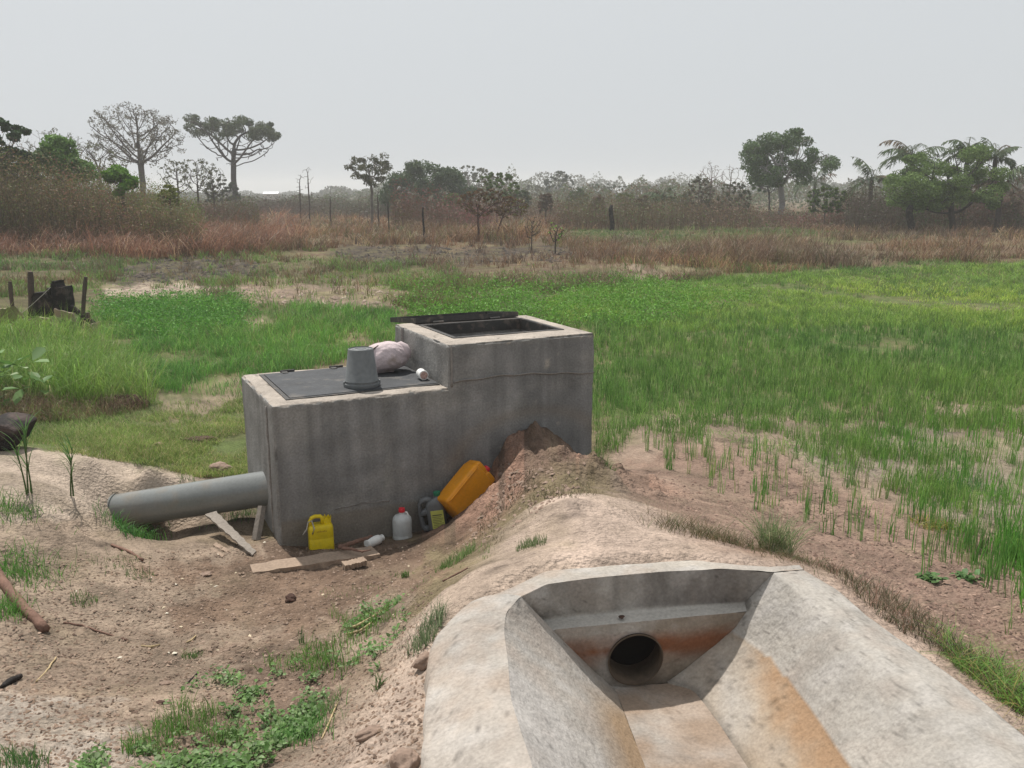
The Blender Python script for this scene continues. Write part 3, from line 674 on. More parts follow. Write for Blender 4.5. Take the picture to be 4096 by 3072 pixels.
pm('lifting_knob', [lathe([(.002, 0), (.018, .004), (.024, .02), (.018, .036), (.004, .042)], 12)], m_stone, tank, smooth=True, loc=(2.55, .62, zi+.8-.0)) if False else None
# ------------------------------------------------------------------ inlet pipe
pe = Vector(T(-.0, .17, .0)); 
P1 = Vector(T(0, .58, .31)); P0 = Vector(at(118, 511, .02)); dvec = (P0-P1).normalized()
PR = .153
pipe = empty('inlet_pipe', tuple(P1), label='thick glossy grey pipe running from the tank side down into the bank', cat='pipe')
def ploc(p): return tuple(Vector(p)-P1)
pa = [P1-dvec*.12, P1, P1+dvec*.5, P1+dvec*1.0, P0+dvec*.02]
pm('pipe_barrel', tube([ploc(p) for p in pa], PR, 48), m_pipe, pipe, auto=40)
pm('pipe_socket', tube([ploc(P0-dvec*.02), ploc(P0+dvec*.03), ploc(P0+dvec*.7+Vector((0, 0, -.1)))], PR*1.07, 48), m_pipe, pipe, auto=40)
# ------------------------------------------------------------------ small things
TZ = lambda a: (math.cos(a), math.sin(a))
def lst(x): return [tuple(p) for p in x]
def frame_mat(origin, zaxis, yhint):         # local z along zaxis, local y near yhint
    z = Vector(zaxis).normalized(); y = Vector(yhint); y = (y-z*y.dot(z)).normalized(); x = y.cross(z)
    m = Matrix((x, y, z)).transposed().to_4x4(); m.translation = Vector(origin); return m
# bucket upside down
bk = empty('bucket', T(.84, .375, H1+.012), (0, 0, .3), 'grey plastic bucket turned upside down on the tank plate', 'bucket')
prof = [(.148, 0), (.152, .006), (.152, .03), (.143, .034), (.142, .05), (.146, .054), (.14, .06), (.108, .318), (.104, .326), (.098, .328), (.096, .32), (.07, .319), (.068, .323), (.05, .323), (.048, .319), (.03, .319), (.028, .322), (.0015, .322)]
pm('bucket_body', lathe(prof, 48, False, True), m_bucket, bk, auto=50)
pm('bucket_handle', tube([(.155*math.cos(t), .155*math.sin(t), .018+.012*math.sin(t*1.0)) for t in np.linspace(.2, math.pi-.2, 24)], .004, 8), m_iron, bk, smooth=True)
for s in (-1, 1): pm('handle_lug', box(s*.149-.008, s*.149+.01, -.014, .014, .012, .045), m_bucket, bk, bevel=.003)
# sack
sk = empty('sack', T(1.2, .88, H1+.012), (0, 0, YAW-.15), 'pale pinkish stuffed sack lying against the tall part of the tank', 'sack')
bm = bmesh.new(); bmesh.ops.create_icosphere(bm, subdivisions=6, radius=1)
co = np.array([v.co[:] for v in bm.verts])
x, y, z = co.T.copy()
r = 1+.10*fbm(x*1.6+5, y*1.6+z, 3, 201)+.035*np.abs(fbm(x*5+z*3, y*5-z*2, 3, 204))
ang = np.arctan2(z, y); r = r+.012*np.sin(ang*9+x*4)*np.abs(x)
X_ = x*.235*r; Y_ = y*.175*r; Z_ = z*.14*r
X_ = np.sign(X_)*np.abs(X_)**.93*.235**.07
Z_ = Z_+.125+.02*np.sin(x*3+.6); Z_ = np.where(Z_ < .02, .004+.1*(Z_-.02)*0+.002*r, Z_)
for v, a, b_, c_ in zip(bm.verts, X_, Y_, Z_): v.co = (a, b_, max(c_, .003))
me = bpy.data.meshes.new('sack_body'); bm.to_mesh(me); bm.free(); me.materials.append(m_sack)
for p in me.polygons: p.use_smooth = True
o = bpy.data.objects.new('sack_body', me); COL.objects.link(o); o.parent = sk
# gathered neck flopping at the right end
pm('sack_neck', tube([(.13, .03, .225), (.17, .02, .235), (.2, 0, .215), (.215, -.02, .17), (.225, -.03, .12)], [.03, .038, .045, .05, .03], 18, True), m_sack, sk, smooth=True)
pm('sack_seam', tube([(-.2, -.09, .19), (-.15, -.115, .2), (-.1, -.1, .235), (-.05, -.07, .262)], [.004, .008, .008, .003], 8), m_post, sk, smooth=True)
# small white tin on its side
tn = empty('tin', T(1.40, .38, H1+.012), label='small white tin lying on its side beside the stuffed sack', cat='tin'); 
tn.matrix_world = frame_mat(Vector(T(1.395, .34, H1+.058)), (-TV[0]*-1+.1, TV[1]*1, 0.0), (0, 0, 1))
pm('tin_body', lathe([(.002, 0), (.036, .001), (.043, .003), (.044, .012), (.042, .016), (.042, .1), (.044, .105), (.042, .112), (.002, .112)], 32), m_white, tn, auto=40)
pm('tin_end_print', lathe([(.001, -.002), (.012, -.0022), (.026, -.0018), (.034, -.0012)], 28, True, False), M('faded_print', (.45, .3, .26), var=.4, s1=40, s2=90, bump=0), tn, smooth=True)
# yellow jerrycan
P = onp(321.5, 547, .11); P[2] = max(hgt([P[0]], [P[1]])[0]-.01, -.06)
yc = empty('jerrycan', tuple(P), (math.radians(-3), 0, YAW-.12), 'yellow jerrycan with a torn spout standing in the tank shade', 'jerrycan')
a, b = .088, .06
def sec(a, b, z, e=5, n=32, ox=0): return [(p[0]+ox, p[1], z) for p in rrect(a, b, n, e)]
def jerry(a, b, h, sh=.0):
    return loft([sec(a*.9, b*.9, 0), sec(a*.99, b*.98, .008), sec(a, b, .02), sec(a, b, h*.5), sec(a*.985, b*.97, h*.52), sec(a, b, h*.55), sec(a, b, h-.03), sec(a*.97, b*.96, h-.012), sec(a*.88, b*.85, h)])
yc.scale = (1.13,)*3
pm('can_body', jerry(a, b, .2), m_yellow, yc, auto=50)
pm('can_handle', tube([(-.07, 0, .19), (-.072, 0, .225), (-.06, 0, .25), (-.035, 0, .258), (0, 0, .256), (.018, 0, .24), (.022, 0, .2)], [.018, .015, .013, .013, .013, .016, .02], 12, True, 1.1), m_yellow, yc, smooth=True)
sp = []
n_ = 20; base = [(.048+.03*math.cos(2*math.pi*k/n_), .03*math.sin(2*math.pi*k/n_), .195) for k in range(n_)]
top = [(.048+.032*math.cos(2*math.pi*k/n_), .032*math.sin(2*math.pi*k/n_), .245+.012*math.sin(k*2.3)+.006*RB.random()) for k in range(n_)]
pm('torn_spout', loft([base, top], False, False), m_yellow, yc)
for k in range(7): pm('embossed_letter', box(-.03+k*.0125, -.0225+k*.0125, -.0612, -.0585, .158+.002*(k % 2), .166+.002*(k % 2)), M('worn_yellow', (.5, .36, .02), var=.1, bump=0) if k == 0 else bpy.data.materials['worn_yellow'], yc) if False else None
pm('faded_print', [box(-.034+k*.0105, -.0265+k*.0105, -.0612, -.0598, .156, .163+.002*(k % 3)) for k in range(7)], M('worn_print', (.42, .27, .02), var=.1, bump=0), yc)
pm('tie_string', tube([(-.13, -.05, .15), (-.1, -.03, .18), (-.085, -.012, .225), (-.06, -.02, .235), (-.05, -.064, .19), (-.065, -.066, .15)], .0045, 8), m_rope, yc, smooth=True)
# milky white jug with red cap
P = onp(402.5, 537, .12); P[2] = hgt([P[0]], [P[1]])[0]-.015
wj = empty('jug', tuple(P), (0, 0, .5), 'milky white round jug with a red cap standing by the tank wall', 'jug')
pm('jug_body', lathe([(.06, 0), (.076, .004), (.081, .016), (.081, .05), (.079, .055), (.081, .06), (.081, .17), (.077, .195), (.062, .213), (.04, .224), (.026, .23), (.023, .236), (.023, .262)], 36), m_milky, wj, auto=50)
pm('cap', lathe([(.026, .248), (.027, .25), (.027, .276), (.024, .281), (.001, .282)], 28), m_red, wj, auto=40)
pm('jug_handle', tube([(.022, -.012, .245), (.036, -.02, .244), (.044, -.025, .226), (.046, -.027, .205)], .0075, 10), m_white, wj, smooth=True)
# white bottle lying down
P = onp(373, 536.5, .2); P[2] = hgt([P[0]], [P[1]])[0]
bt = empty('bottle', tuple(P), label='small white plastic bottle lying on its side on the ground', cat='bottle')
B0 = Vector(onp(366.5, 538, .26)); B1 = Vector(onp(389.5, 531, .14)); B0.z = P[2]+.035; B1.z = P[2]+.04
bt.matrix_world = frame_mat(B0, B1-B0, (0, 0, 1))
pm('bottle_body', lathe([(.002, .004), (.03, 0), (.038, .004), (.04, .012), (.038, .04), (.04, .045), (.04, .12), (.037, .14), (.024, .158), (.02, .162), (.019, .175)], 30), m_white, bt, auto=50)
pm('bottle_rim', lathe([(.024, .172), (.027, .174), (.027, .18), (.016, .186)], 24), m_white, bt, auto=40)
# grey jug with yellow label and green cap
P = onp(434.5, 529.5, .12); P[2] = hgt([P[0]], [P[1]])[0]-.005
gj = empty('jug', tuple(P), (0, math.radians(-7), YAW-.45), 'dark grey oil jug with yellow label and green cap leaning near the orange can', 'jug')
gj.scale = (1.12,)*3
pm('jug_body', [loft([sec(.062, .045, 0, ox=.032), sec(.07, .05, .01, ox=.032), sec(.07, .05, .15, ox=.032), sec(.066, .05, .2, ox=.028), sec(.05, .046, .23, ox=.03), sec(.03, .035, .252, ox=.05), sec(.022, .022, .262, e=2, ox=.058), sec(.02, .02, .275, e=2, ox=.058)])], m_gjug, gj, auto=50)
pm('jug_handle', tube([(.02, 0, .232), (-.03, 0, .246), (-.068, 0, .24), (-.085, 0, .21), (-.088, 0, .15), (-.086, 0, .08), (-.083, 0, .04), (-.07, 0, .018), (-.03, 0, .012)], [.018, .017, .016, .016, .016, .017, .018, .02, .024], 12, True, 1.3), m_gjug, gj, smooth=True)
pm('jug_handle', tube([(-.09, 0, .135), (-.05, 0, .145), (-.01, 0, .16)], [.02, .022, .028], 12, True, 1.3), m_gjug, gj, smooth=True)
pm('cap', lathe([(.026, .27), (.027, .272), (.027, .298), (.001, .3)], 24), m_green, gj, loc=(.058, 0, 0), auto=40)
lb = pm('label', box(-.005, .092, -.0525, -.0498, .02, .165), m_paper, gj, bevel=.001)
for k in range(8): pm('print_line', box(.004+.002*(k % 3), .07+.008*((k*7) % 3), -.0533, -.0526, .034+k*.013, .0375+k*.013+(.004 if k == 7 else 0)), m_ink, lb) 
# orange jerrycan leaning on the spoil heap
Pb = Vector(onp(457, 516, .24)); ax = Vector((.58, .54, .60)).normalized(); Pb.z = .15
oc = empty('jerrycan', tuple(Pb), label='large orange jerrycan with a red cap leaning on the brown spoil heap', cat='jerrycan')
oc.matrix_world = frame_mat(Pb-Vector((.06, .02, -.0)), ax, Vector((-.5, .85, -.1)))
A, Bh, hh = .14, .105, .43
def osec(a, b, z, e=7): return [(p[0], p[1], z) for p in rrect(a, b, 40, e)]
pm('can_body', loft([osec(A*.86, Bh*.84, 0), osec(A*.96, Bh*.95, .006), osec(A, Bh, .02), osec(A, Bh, hh-.03), osec(A*.97, Bh*.96, hh-.01), osec(A*.9, Bh*.88, hh)]), m_orange, oc, auto=50)
for s in (-1, 1):
    for q in (-1, 1):
        pm('moulded_rib', tube([(s*(A-.028), q*(Bh-.002), .02), (s*(A-.026), q*(Bh+.003), .05), (s*(A-.026), q*(Bh+.003), hh-.05), (s*(A-.028), q*(Bh-.002), hh-.02)], .009, 10), m_orange, oc, smooth=True)
    pm('shoulder', loft([[(x_*.5+s*A*.46, y_*.85, z_) for x_, y_, z_ in osec(A, Bh, hh-.006)], [(x_*.42+s*A*.47, y_*.8, z_) for x_, y_, z_ in osec(A, Bh, hh+.035)], [(x_*.33+s*A*.46, y_*.66, z_) for x_, y_, z_ in osec(A, Bh, hh+.046)]]), m_orange, oc, auto=50)
pm('can_handle', tube([(-A*.45, 0, hh+.03), (-A*.2, 0, hh+.048), (A*.2, 0, hh+.048), (A*.45, 0, hh+.03)], .014, 12), m_orange, oc, smooth=True)
pm('spout', lathe([(.03, hh), (.03, hh+.04), (.024, hh+.046)], 24), m_orange, oc, auto=40, loc=(A*.0+.0, -Bh*.45, 0))
pm('cap', lathe([(.03, hh+.035), (.031, hh+.038), (.031, hh+.064), (.027, hh+.07), (.001, hh+.071)], 28), m_red, oc, auto=40, loc=(.0, -Bh*.45, 0))
# ------------------------------------------------------------------ boards and sticks
def board(name, pts, th, mat, label, cat, w=None, jag=.0, seed=0, group=None, tilt=None):
    """pts: four world corners of the top face; th thickness downwards"""
    p = [Vector(q) for q in pts]; n = ((p[1]-p[0]).cross(p[3]-p[0])).normalized()
    if n.z < 0: n = -n
    c0 = sum(p, Vector())/4; R_ = random.Random(seed); N_ = 26; V = []; 
    for lay, dz in ((0, 0), (1, -th)):
        for j in (0, 1):
            for i in range(N_+1):
                t = i/N_; q = (p[0] if j == 0 else p[3]).lerp(p[1] if j == 0 else p[2], t)
                e = .004*math.sin(i*1.7+j*2)+jag*(R_.random()-.5)
                if i in (0, N_): q = q+(p[1]-p[0]).normalized()*jag*(R_.random()-.5)*2
                side = (p[3]-p[0]).normalized()*e*(1 if j else -1)
                V.append(tuple(q+side+n*(dz+.002*math.sin(i*.6+seed))-c0))
    m_ = N_+1; F_ = []
    for i in range(N_):
        F_ += [(i, i+1, m_+i+1, m_+i), (2*m_+i, 3*m_+i, 3*m_+i+1, 2*m_+i+1), (i, 2*m_+i, 2*m_+i+1, i+1), (m_+i, m_+i+1, 3*m_+i+1, 3*m_+i)]
    F_ += [(0, m_, 3*m_, 2*m_), (N_, 2*m_+N_, 3*m_+N_, m_+N_)]
    o = pm(name, (V, F_), mat, loc=tuple(c0)); return tag(o, label, cat, group)
gp = lambda x, y, dz=0.0: tuple(g1(x, y)+np.array([0, 0, dz]))
zb_ = .055
def wp(x, y, z): return tuple(at(x, y, z))
board('plank', [wp(251, 564, .06), wp(371, 546, .065), wp(381, 554, .065), wp(253, 572.5, .06)], .05, m_wood, 'long broken wooden plank lying flat in front of the tank', 'plank', jag=.012, seed=4)
board('wood_block', [wp(342, 561.5, .085), wp(364, 556.5, .095), wp(367, 560.5, .09), wp(345, 566, .08)], .04, m_wood, 'short chunk of wood at the near edge of the long broken plank', 'wood block', jag=.008, seed=7)
board('plank', [wp(379, 617, .34), wp(419, 589, .55), wp(425, 592.5, .55), wp(386, 620, .34)], .022, m_wood, 'pale narrow plank on the slope above the weeds, left of the channel', 'plank', jag=.003, seed=9)
board('plank', [wp(205, 514, .17), wp(252, 555, .035), wp(256, 551, .04), wp(216, 511, .18)], .02, m_wood2, 'grey weathered plank sloping down from under the inlet pipe', 'plank', jag=.003, seed=12)
board('plank', [wp(213, 545, .035), wp(226, 552, .03), wp(228, 549, .03), wp(216, 542, .035)], .014, m_wood, 'small broken slat beside the foot of the grey sloping plank', 'plank', jag=.004, seed=14)
board('plank', [wp(210, 549, .03), wp(222, 557, .03), wp(224, 555, .03), wp(212, 547, .03)], .012, m_wood, 'thinnest splintered slat just in front of the grey sloping plank', 'plank', jag=.004, seed=15)
# prop standing between pipe and corner
Pp = at(256, 540, .0); Qp = at(262, 506, .24)
pb = tube([tuple(Pp), tuple((Pp+Qp)/2), tuple(Qp)], [.036, .036, .032], 4, True, .5)
o = pm('prop', ([tuple(np.array(v)-Pp) for v in pb[0]], pb[1]), m_wood2, loc=tuple(Pp)); tag(o, 'short upright board propping the grey inlet pipe beside the tank corner', 'prop')
def stick(name, pix, rad, mat, label, cat, dz=None, z=None, n=8, group=None, wob=.0):
    pts = []
    for k, q in enumerate(pix):
        if len(q) == 3: pts.append(Vector(at(q[0], q[1], q[2])))
        else: p = g1(q[0], q[1]); pts.append(Vector((p[0], p[1], p[2]+(rad if not hasattr(rad, '__len__') else rad[k])*.8+(dz or 0))))
    # densify with wobble
    Q = []; rr = []
    rl = rad if hasattr(rad, '__len__') else [rad]*len(pts)
    for i in range(len(pts)-1):
        for k in range(5):
            t = k/5; Q.append(pts[i].lerp(pts[i+1], t)+Vector((RB.uniform(-1, 1), RB.uniform(-1, 1), RB.uniform(-.4, .4)))*wob); rr.append((rl[i]*(1-t)+rl[i+1]*t)*RB.uniform(.9, 1.08))
    Q.append(pts[-1]); rr.append(rl[-1]*.9); c0 = Q[0].copy()
    o = pm(name, tube([tuple(q-c0) for q in Q], rr, n), mat, loc=tuple(c0), smooth=True)
    return tag(o, label, cat, group)
stick('pole', [(-14, 556), (0, 583), (22, 610), (46, 633)], [.036, .034, .032, .029], m_stick, 'reddish brown pole lying on the dirt in the lower left corner', 'pole', wob=.004, n=12)
stick('forked_stick', [(340, 547, .1), (352, 543, .1), (366, 538.5, .1), (372, 536, .09)], [.02, .018, .015, .01], m_stick, 'crooked dark stick resting across the end of the long plank', 'stick', wob=.006)
stick('forked_stick', [(342, 548, .1), (352, 549, .105), (362, 551.5, .1), (371, 550, .09)], [.015, .012, .008, .004], m_stick, 'thin curved prong of dead wood lying on the long plank', 'stick', wob=.004)
stick('charred_stick', [(2, 689), (10, 684), (21, 678)], [.012, .018, .014], m_char, 'short charred stick at the left edge of the bare ground', 'stick', wob=.002)
stick('twig', [(181.5, 691), (189, 682), (197, 674)], .0045, m_char, 'thin dark straight twig lying above the leafy weeds', 'twig')
stick('twig', [(37, 682), (47, 672), (56, 658)], .005, m_straw, 'pale bent twig right of the charred stick', 'twig', wob=.003)
stick('twig', [(63, 623), (82, 626), (105, 634), (128, 641)], .006, m_stick, 'long curved twig right of the reddish brown pole', 'twig', wob=.004)
stick('bark_strip', [(141, 646), (150, 648), (160, 645)], [.004, .008, .004], m_straw, 'curl of pale bark on the dirt right of the long curved twig', 'bark')
stick('bark_strip', [(122, 626), (130, 622), (134, 637.0)], .004, m_straw, 'crumbled scrap of bark near the end of the curved twig', 'bark') if False else None
stick('bark_strip', [(186, 642.5), (191, 641), (196, 636)], [.003, .006, .004], m_straw, 'bright little curl of bark in the middle of the dirt', 'bark')
stick('twig', [(112, 546), (128, 552), (143, 561)], .012, m_stick, 'half buried root in the dirt below the inlet pipe', 'root', wob=.004)
stick('dry_stalk', [(350, 633), (362, 627), (380, 617), (388, 612)], .009, m_straw, 'bleached dry stalk among the weeds below the narrow plank', 'stalk', wob=.004, dz=.02)
stick('dry_stalk', [(346, 638), (360, 633), (372, 625)], .007, m_straw, 'lower of the two dry stalks among the weeds below the narrow plank', 'stalk', wob=.004, dz=.01)
stick('twig', [(443, 588), (455, 583), (468, 577)], .006, m_stick, 'thin twig on the sandy slope beside the channel cap', 'twig', wob=.004)
stick('dry_stalk', [(322, 743), (330, 722), (338, 705)], .004, m_straw, 'upright straw stuck in the dirt beside the oblong stone', 'stalk', dz=.0)
for (x, y), nm in [((637, 637.6), 'a')]: pass
# stones and clods: each its own lump
def lump(name, px, py, s, mat, label, cat, seed, flat=.6, rz=0, z=None, elong=1.0, group=None):
    p = g1(px, py) if z is None else at(px, py, z)
    bm = bmesh.new(); bmesh.ops.create_icosphere(bm, subdivisions=4, radius=1)
    co = np.array([v.co[:] for v in bm.verts]); r = 1+.35*fbm(co[:, 0]*1.5+seed, co[:, 1]*1.5+co[:, 2]*1.3, 4, 300+seed)
    q = np.round(co*2.3)/2.3; q = q/np.maximum(np.linalg.norm(q, axis=1), .3)[:, None]*.92
    co = (co*.65+q*.35)*r[:, None]; co[:, 0] *= elong; co[:, 2] *= flat
    for v, c_ in zip(bm.verts, co): v.co = Vector(c_*s)
    me = bpy.data.meshes.new(name); bm.to_mesh(me); bm.free(); me.materials.append(mat)
    for f in me.polygons: f.use_smooth = True
    o = bpy.data.objects.new(name, me); COL.objects.link(o); o.location = (p[0], p[1], p[2]+s*flat*.45); o.rotation_euler = (.1*math.sin(seed), .1*math.cos(seed), rz)
    return tag(o, label, cat, group)
lump('clod', 291, 600, .042, m_dclod, 'dark reddish clod on the dirt in front of the long plank', 'clod', 1)
lump('wood_flake', 205.5, 575, .035, m_stone, 'flat dark edged flake lying on the dirt left of the plank', 'flake', 2, .35, .5, elong=1.4)
lump('stone', 370, 738, .035, m_stone, 'oblong brown stone on the slope left of the channel', 'stone', 3, .6, .5, elong=1.8)
lump('stone', 425, 665, .045, bpy.data.materials['channel_render'] if False else m_stone, 'broken rubble lump at the notch in the outer edge of the channel', 'stone', 4, .8, 1.2, elong=1.3)
lump('stone', 406, 768, .05, m_stone, 'pale rubble piece at the bottom edge beside the channel', 'stone', 5, .8, 1.6, elong=1.5)
lump('clod', 217, 676, .018, m_dclod, 'small dark clod just above the leafy weeds', 'clod', 6)
lump('clod', 166, 684, .02, m_stone, 'brown crumb of soil lying left of the straight dark twig', 'clod', 7, .5, .3, elong=1.7)
lump('clod', 159, 705, .02, m_dclod, 'dark flat crumb left of the broad leafy weeds', 'clod', 8, .5, .3, elong=1.5)
lump('clod', 592, 577.5, .02, m_stone, 'small lump of mortar on the lip of the head wall', 'lump', 9)
lump('clod', 621.5, 617.5, .014, m_dclod, 'tiny dark stone on the ledge above the pipe mouth', 'stone', 10, z=.81)
lump('stone', 159, 446, .05, m_stone, 'single pale stone on the short grass behind the bank', 'stone', 11, .6)
lump('clod', 200, 441, .12, m_dclod, 'dark scraped clod of earth in the grass left of the tank', 'clod', 12, .35, .4, elong=1.6)
lump('clod', 221, 471, .1, m_stone, 'sandy lump beside the top end of the inlet pipe', 'clod', 13, .6, .4, elong=1.2)
lump('clod', 117, 406, .24, m_dclod, 'dark shaded hollow at the foot of the tall grass, shown as a dark brown lump', 'dark hollow', 14, .45, .2, elong=1.6)  # dark lump added in place of the shaded hollow under the grass
# litter too fine to count (function first)
def scatter_chips(name, n, polypx, smin, smax, colors, mat, label, cat):
    xs = [p[0] for p in polypx]; ys = [p[1] for p in polypx]
    px = rng.uniform(min(xs), max(xs), n*3); py = rng.uniform(min(ys), max(ys), n*3); k = inpoly(px+8*fbm(px*.06, py*.12, 3, n), py+4*fbm(px*.06, py*.12, 3, n+1), polypx); px, py = px[k][:n], py[k][:n]
    G = to_ground(px, py); m_ = len(G); s = rng.uniform(smin, smax, m_)**1; th = rng.uniform(0, 6.28, m_)
    base_ = np.array([(1, 0, 0), (.2, .8, .1), (-.9, .3, 0), (-.5, -.7, .1), (.5, -.6, 0), (0, 0, .6)])
    V = base_[None]*s[:, None, None]*rng.uniform(.6, 1.3, (m_, 6, 1)); V[..., 1] *= rng.uniform(.3, .9, (m_, 1))
    R_ = np.stack([np.stack([np.cos(th), -np.sin(th)], -1), np.stack([np.sin(th), np.cos(th)], -1)], -2)
    V[..., :2] = np.einsum('nij,nkj->nki', R_, V[..., :2]); V += G[:, None]; V[..., 2] += .001
    Fq = (np.array([(0, 1, 5), (1, 2, 5), (2, 3, 5), (3, 4, 5), (4, 0, 5)])[None]+np.arange(m_)[:, None, None]*6).reshape(-1, 3)
    c_ = np.array(colors)[rng.integers(0, len(colors), m_)]*rng.uniform(.8, 1.2, (m_, 1)); c_ = np.repeat(c_, 6, 0)
    o = mk(name, V.reshape(-1, 3), [Fq], mat, col=c_); return tag(o, label, cat, kind='stuff')
PIT = [(0, 560), (240, 545), (440, 545), (430, 620), (420, 768), (0, 768)]
scatter_chips('soil_crumbs', 6500, PIT, .004, .017, [(.2, .14, .1), (.26, .19, .145), (.14, .095, .07), (.24, .175, .135)], m_bark, 'loose crumbs of soil and bark over the bare dirt', 'soil crumbs')
scatter_chips('wood_chips', 34, [(60, 540), (440, 545), (400, 640), (100, 680)], .006, .02, [(.5, .42, .3), (.6, .55, .45)], m_bark, 'pale wood chips strewn over the dirt before the tank', 'wood chips')
scatter_chips('pebbles', 3200, [(610, 470), (800, 470), (1024, 600), (1100, 740), (900, 600), (700, 520)], .006, .022, [(.2, .13, .1), (.26, .18, .14), (.15, .1, .08)], m_bark, 'dark crumbs and pebbles over the bare soil right of the channel', 'pebbles')
scatter_chips('channel_litter', 170, [(615, 690), (690, 690), (745, 768), (645, 768)], .003, .010, [(.08, .05, .04), (.15, .1, .07)], m_bark, 'fine dark litter on the channel floor', 'litter') if False else None
# ------------------------------------------------------------------ ruined well: posts, stumps, sheets (left, beyond the tall grass)
def zp(x, y): return (x*.05274, 262.5+y*.05274)
YW = 17.5
def wz(px, py, Y=YW): return Vector((xat(px, Y, py), Y, zat(py, Y)))
def post(x0, y0, x1, y1, r, label, Y=YW, mat=m_post, cat='post', name='fence_post'):
    a = wz(*zp(x0, y0), Y); b = wz(*zp(x1, y1), Y); d = (b-a); zg = hgt([b.x], [b.y])[0]-.15
    if b.z > zg: b = b+d.normalized()*((b.z-zg)/max(.2, -d.normalized().z))
    pts = [a.lerp(b, t)+Vector((RB.uniform(-1, 1), RB.uniform(-1, 1), 0))*r*.12 for t in np.linspace(0, 1, 8)]
    o = pm(name, tube([tuple(p-b) for p in pts], [r*.85]+[r*RB.uniform(.92, 1.08) for _ in range(7)], 9), mat, loc=tuple(b), auto=50)
    return tag(o, label, cat)
post(190, 360, 265, 1220, .04, 'leftmost slim grey post rising from the tall grass')
post(565, 175, 600, 900, .058, 'thickest and tallest of the grey posts, left of the black stump')
post(1620, 270, 1570, 1050, .04, 'slim grey post on the right of the black stump')
post(1650, 950, 1700, 1300, .05, 'short stub of a post at the right end of the fallen sheets')
post(1190, 1050, 1230, 1330, .03, 'thin low stake in the grass below the black stump')
def slab(name, poly, Y, th, mat, label, cat, lean=0):
    P = [wz(*zp(x, y), Y) for x, y in poly]; c0 = sum(P, Vector())/len(P); n = len(P)
    N_ = 6; Q = []
    for i in range(n):
        for k in range(N_): Q.append(P[i].lerp(P[(i+1) % n], k/N_)+Vector((RB.uniform(-1, 1), 0, RB.uniform(-1, 1)))*.012)
    f = [tuple(q-c0+Vector((0, -th/2+RB.uniform(-1, 1)*th*.08+(c0.z-q.z)*lean, 0))) for q in Q]; b = [tuple(q-c0+Vector((0, th/2+(c0.z-q.z)*lean, 0))) for q in Q]; m_ = len(Q)
    F_ = [tuple(range(m_)), tuple(range(m_, 2*m_))[::-1]]+[(k, (k+1) % m_, m_+(k+1) % m_, m_+k) for k in range(m_)]
    o = pm(name, (f+b, F_), mat, loc=tuple(c0)); return tag(o, label, cat)
slab('stump', [(960, 480), (1010, 470), (1060, 350), (1140, 340), (1150, 450), (1290, 450), (1350, 830), (1320, 960), (1060, 960), (1000, 700)], YW+.1, .34, m_char, 'upright black charred stump with a knob on top', 'stump')
slab('stump', [(700, 570), (860, 540), (960, 640), (1010, 780), (960, 1010), (880, 1010), (860, 860), (760, 960), (640, 1090), (600, 1050), (640, 800)], YW-.05, .3, m_char, 'black hollow root plate leaning left of the charred stump', 'stump')
o = post(1330, 830, 1680, 1090, .055, 'dark fallen log sloping down from the charred stump', mat=m_char, cat='log', name='fallen_log')
slab('sheet', [(-120, 880), (190, 850), (440, 780), (470, 1060), (200, 1090), (30, 1230), (-120, 1300)], YW-.4, .04, m_tarp, 'faded pinkish sheet draped at the left edge behind the tall grass', 'sheet', 1.2)
slab('sheet', [(1100, 860), (1400, 960), (1420, 1160), (1180, 1090), (1060, 1000)], YW-.2, .05, m_tarp, 'greyish sheet lying below the fallen black log', 'sheet', .8)
slab('sheet', [(440, 1090), (800, 1020), (1000, 1050), (1010, 1200), (500, 1230)], YW-.5, .05, m_tarp, 'sagging pale sheet in front of the hollow root plate', 'sheet', 1.0)
slab('concrete_block', [(1690, 1160), (1880, 1130), (1900, 1240), (1740, 1260)], YW-.1, .16, m_tarp, 'small pale block at the right end of the ruined well', 'block')
a = wz(*zp(0, 1230), YW-.3); b = wz(*zp(960, 470), YW-.3)
o = pm('rope', tube([tuple(a.lerp(b, t)+Vector((0, 0, -.05*math.sin(math.pi*t)))-a) for t in np.linspace(0, 1, 14)], .006, 6), m_rope, loc=tuple(a)); tag(o, 'pale taut rope running up to the black charred stump', 'rope')
# charred trunk at the left edge, near
P = g1(-6, 452)
def near_slab():
    Y = P[1]; pts = [(-14, 421), (0, 421), (14, 423), (22.5, 428), (19, 436), (15, 447), (-14, 449)]
    Q = [Vector((xat(x, Y, y), Y, zat(y, Y))) for x, y in pts]; c0 = sum(Q, Vector())/len(Q)
    f = [tuple(q-c0+Vector((0, -.12, 0))) for q in Q]; m1 = [tuple((q-c0)*1.06) for q in Q]; bk_ = [tuple((q-c0)*.9+Vector((0, .3, .02))) for q in Q]; m_ = len(Q)
    F_ = [tuple(range(m_)), tuple(range(2*m_, 3*m_))[::-1]]
    for l in (0, 1): F_ += [(l*m_+k, l*m_+(k+1) % m_, (l+1)*m_+(k+1) % m_, (l+1)*m_+k) for k in range(m_)]
    o = pm('stump', (f+m1+bk_, F_), m_char, loc=tuple(c0), bevel=.02); tag(o, 'low black stump cut off by the left edge, behind the sandy bank', 'stump')
near_slab()
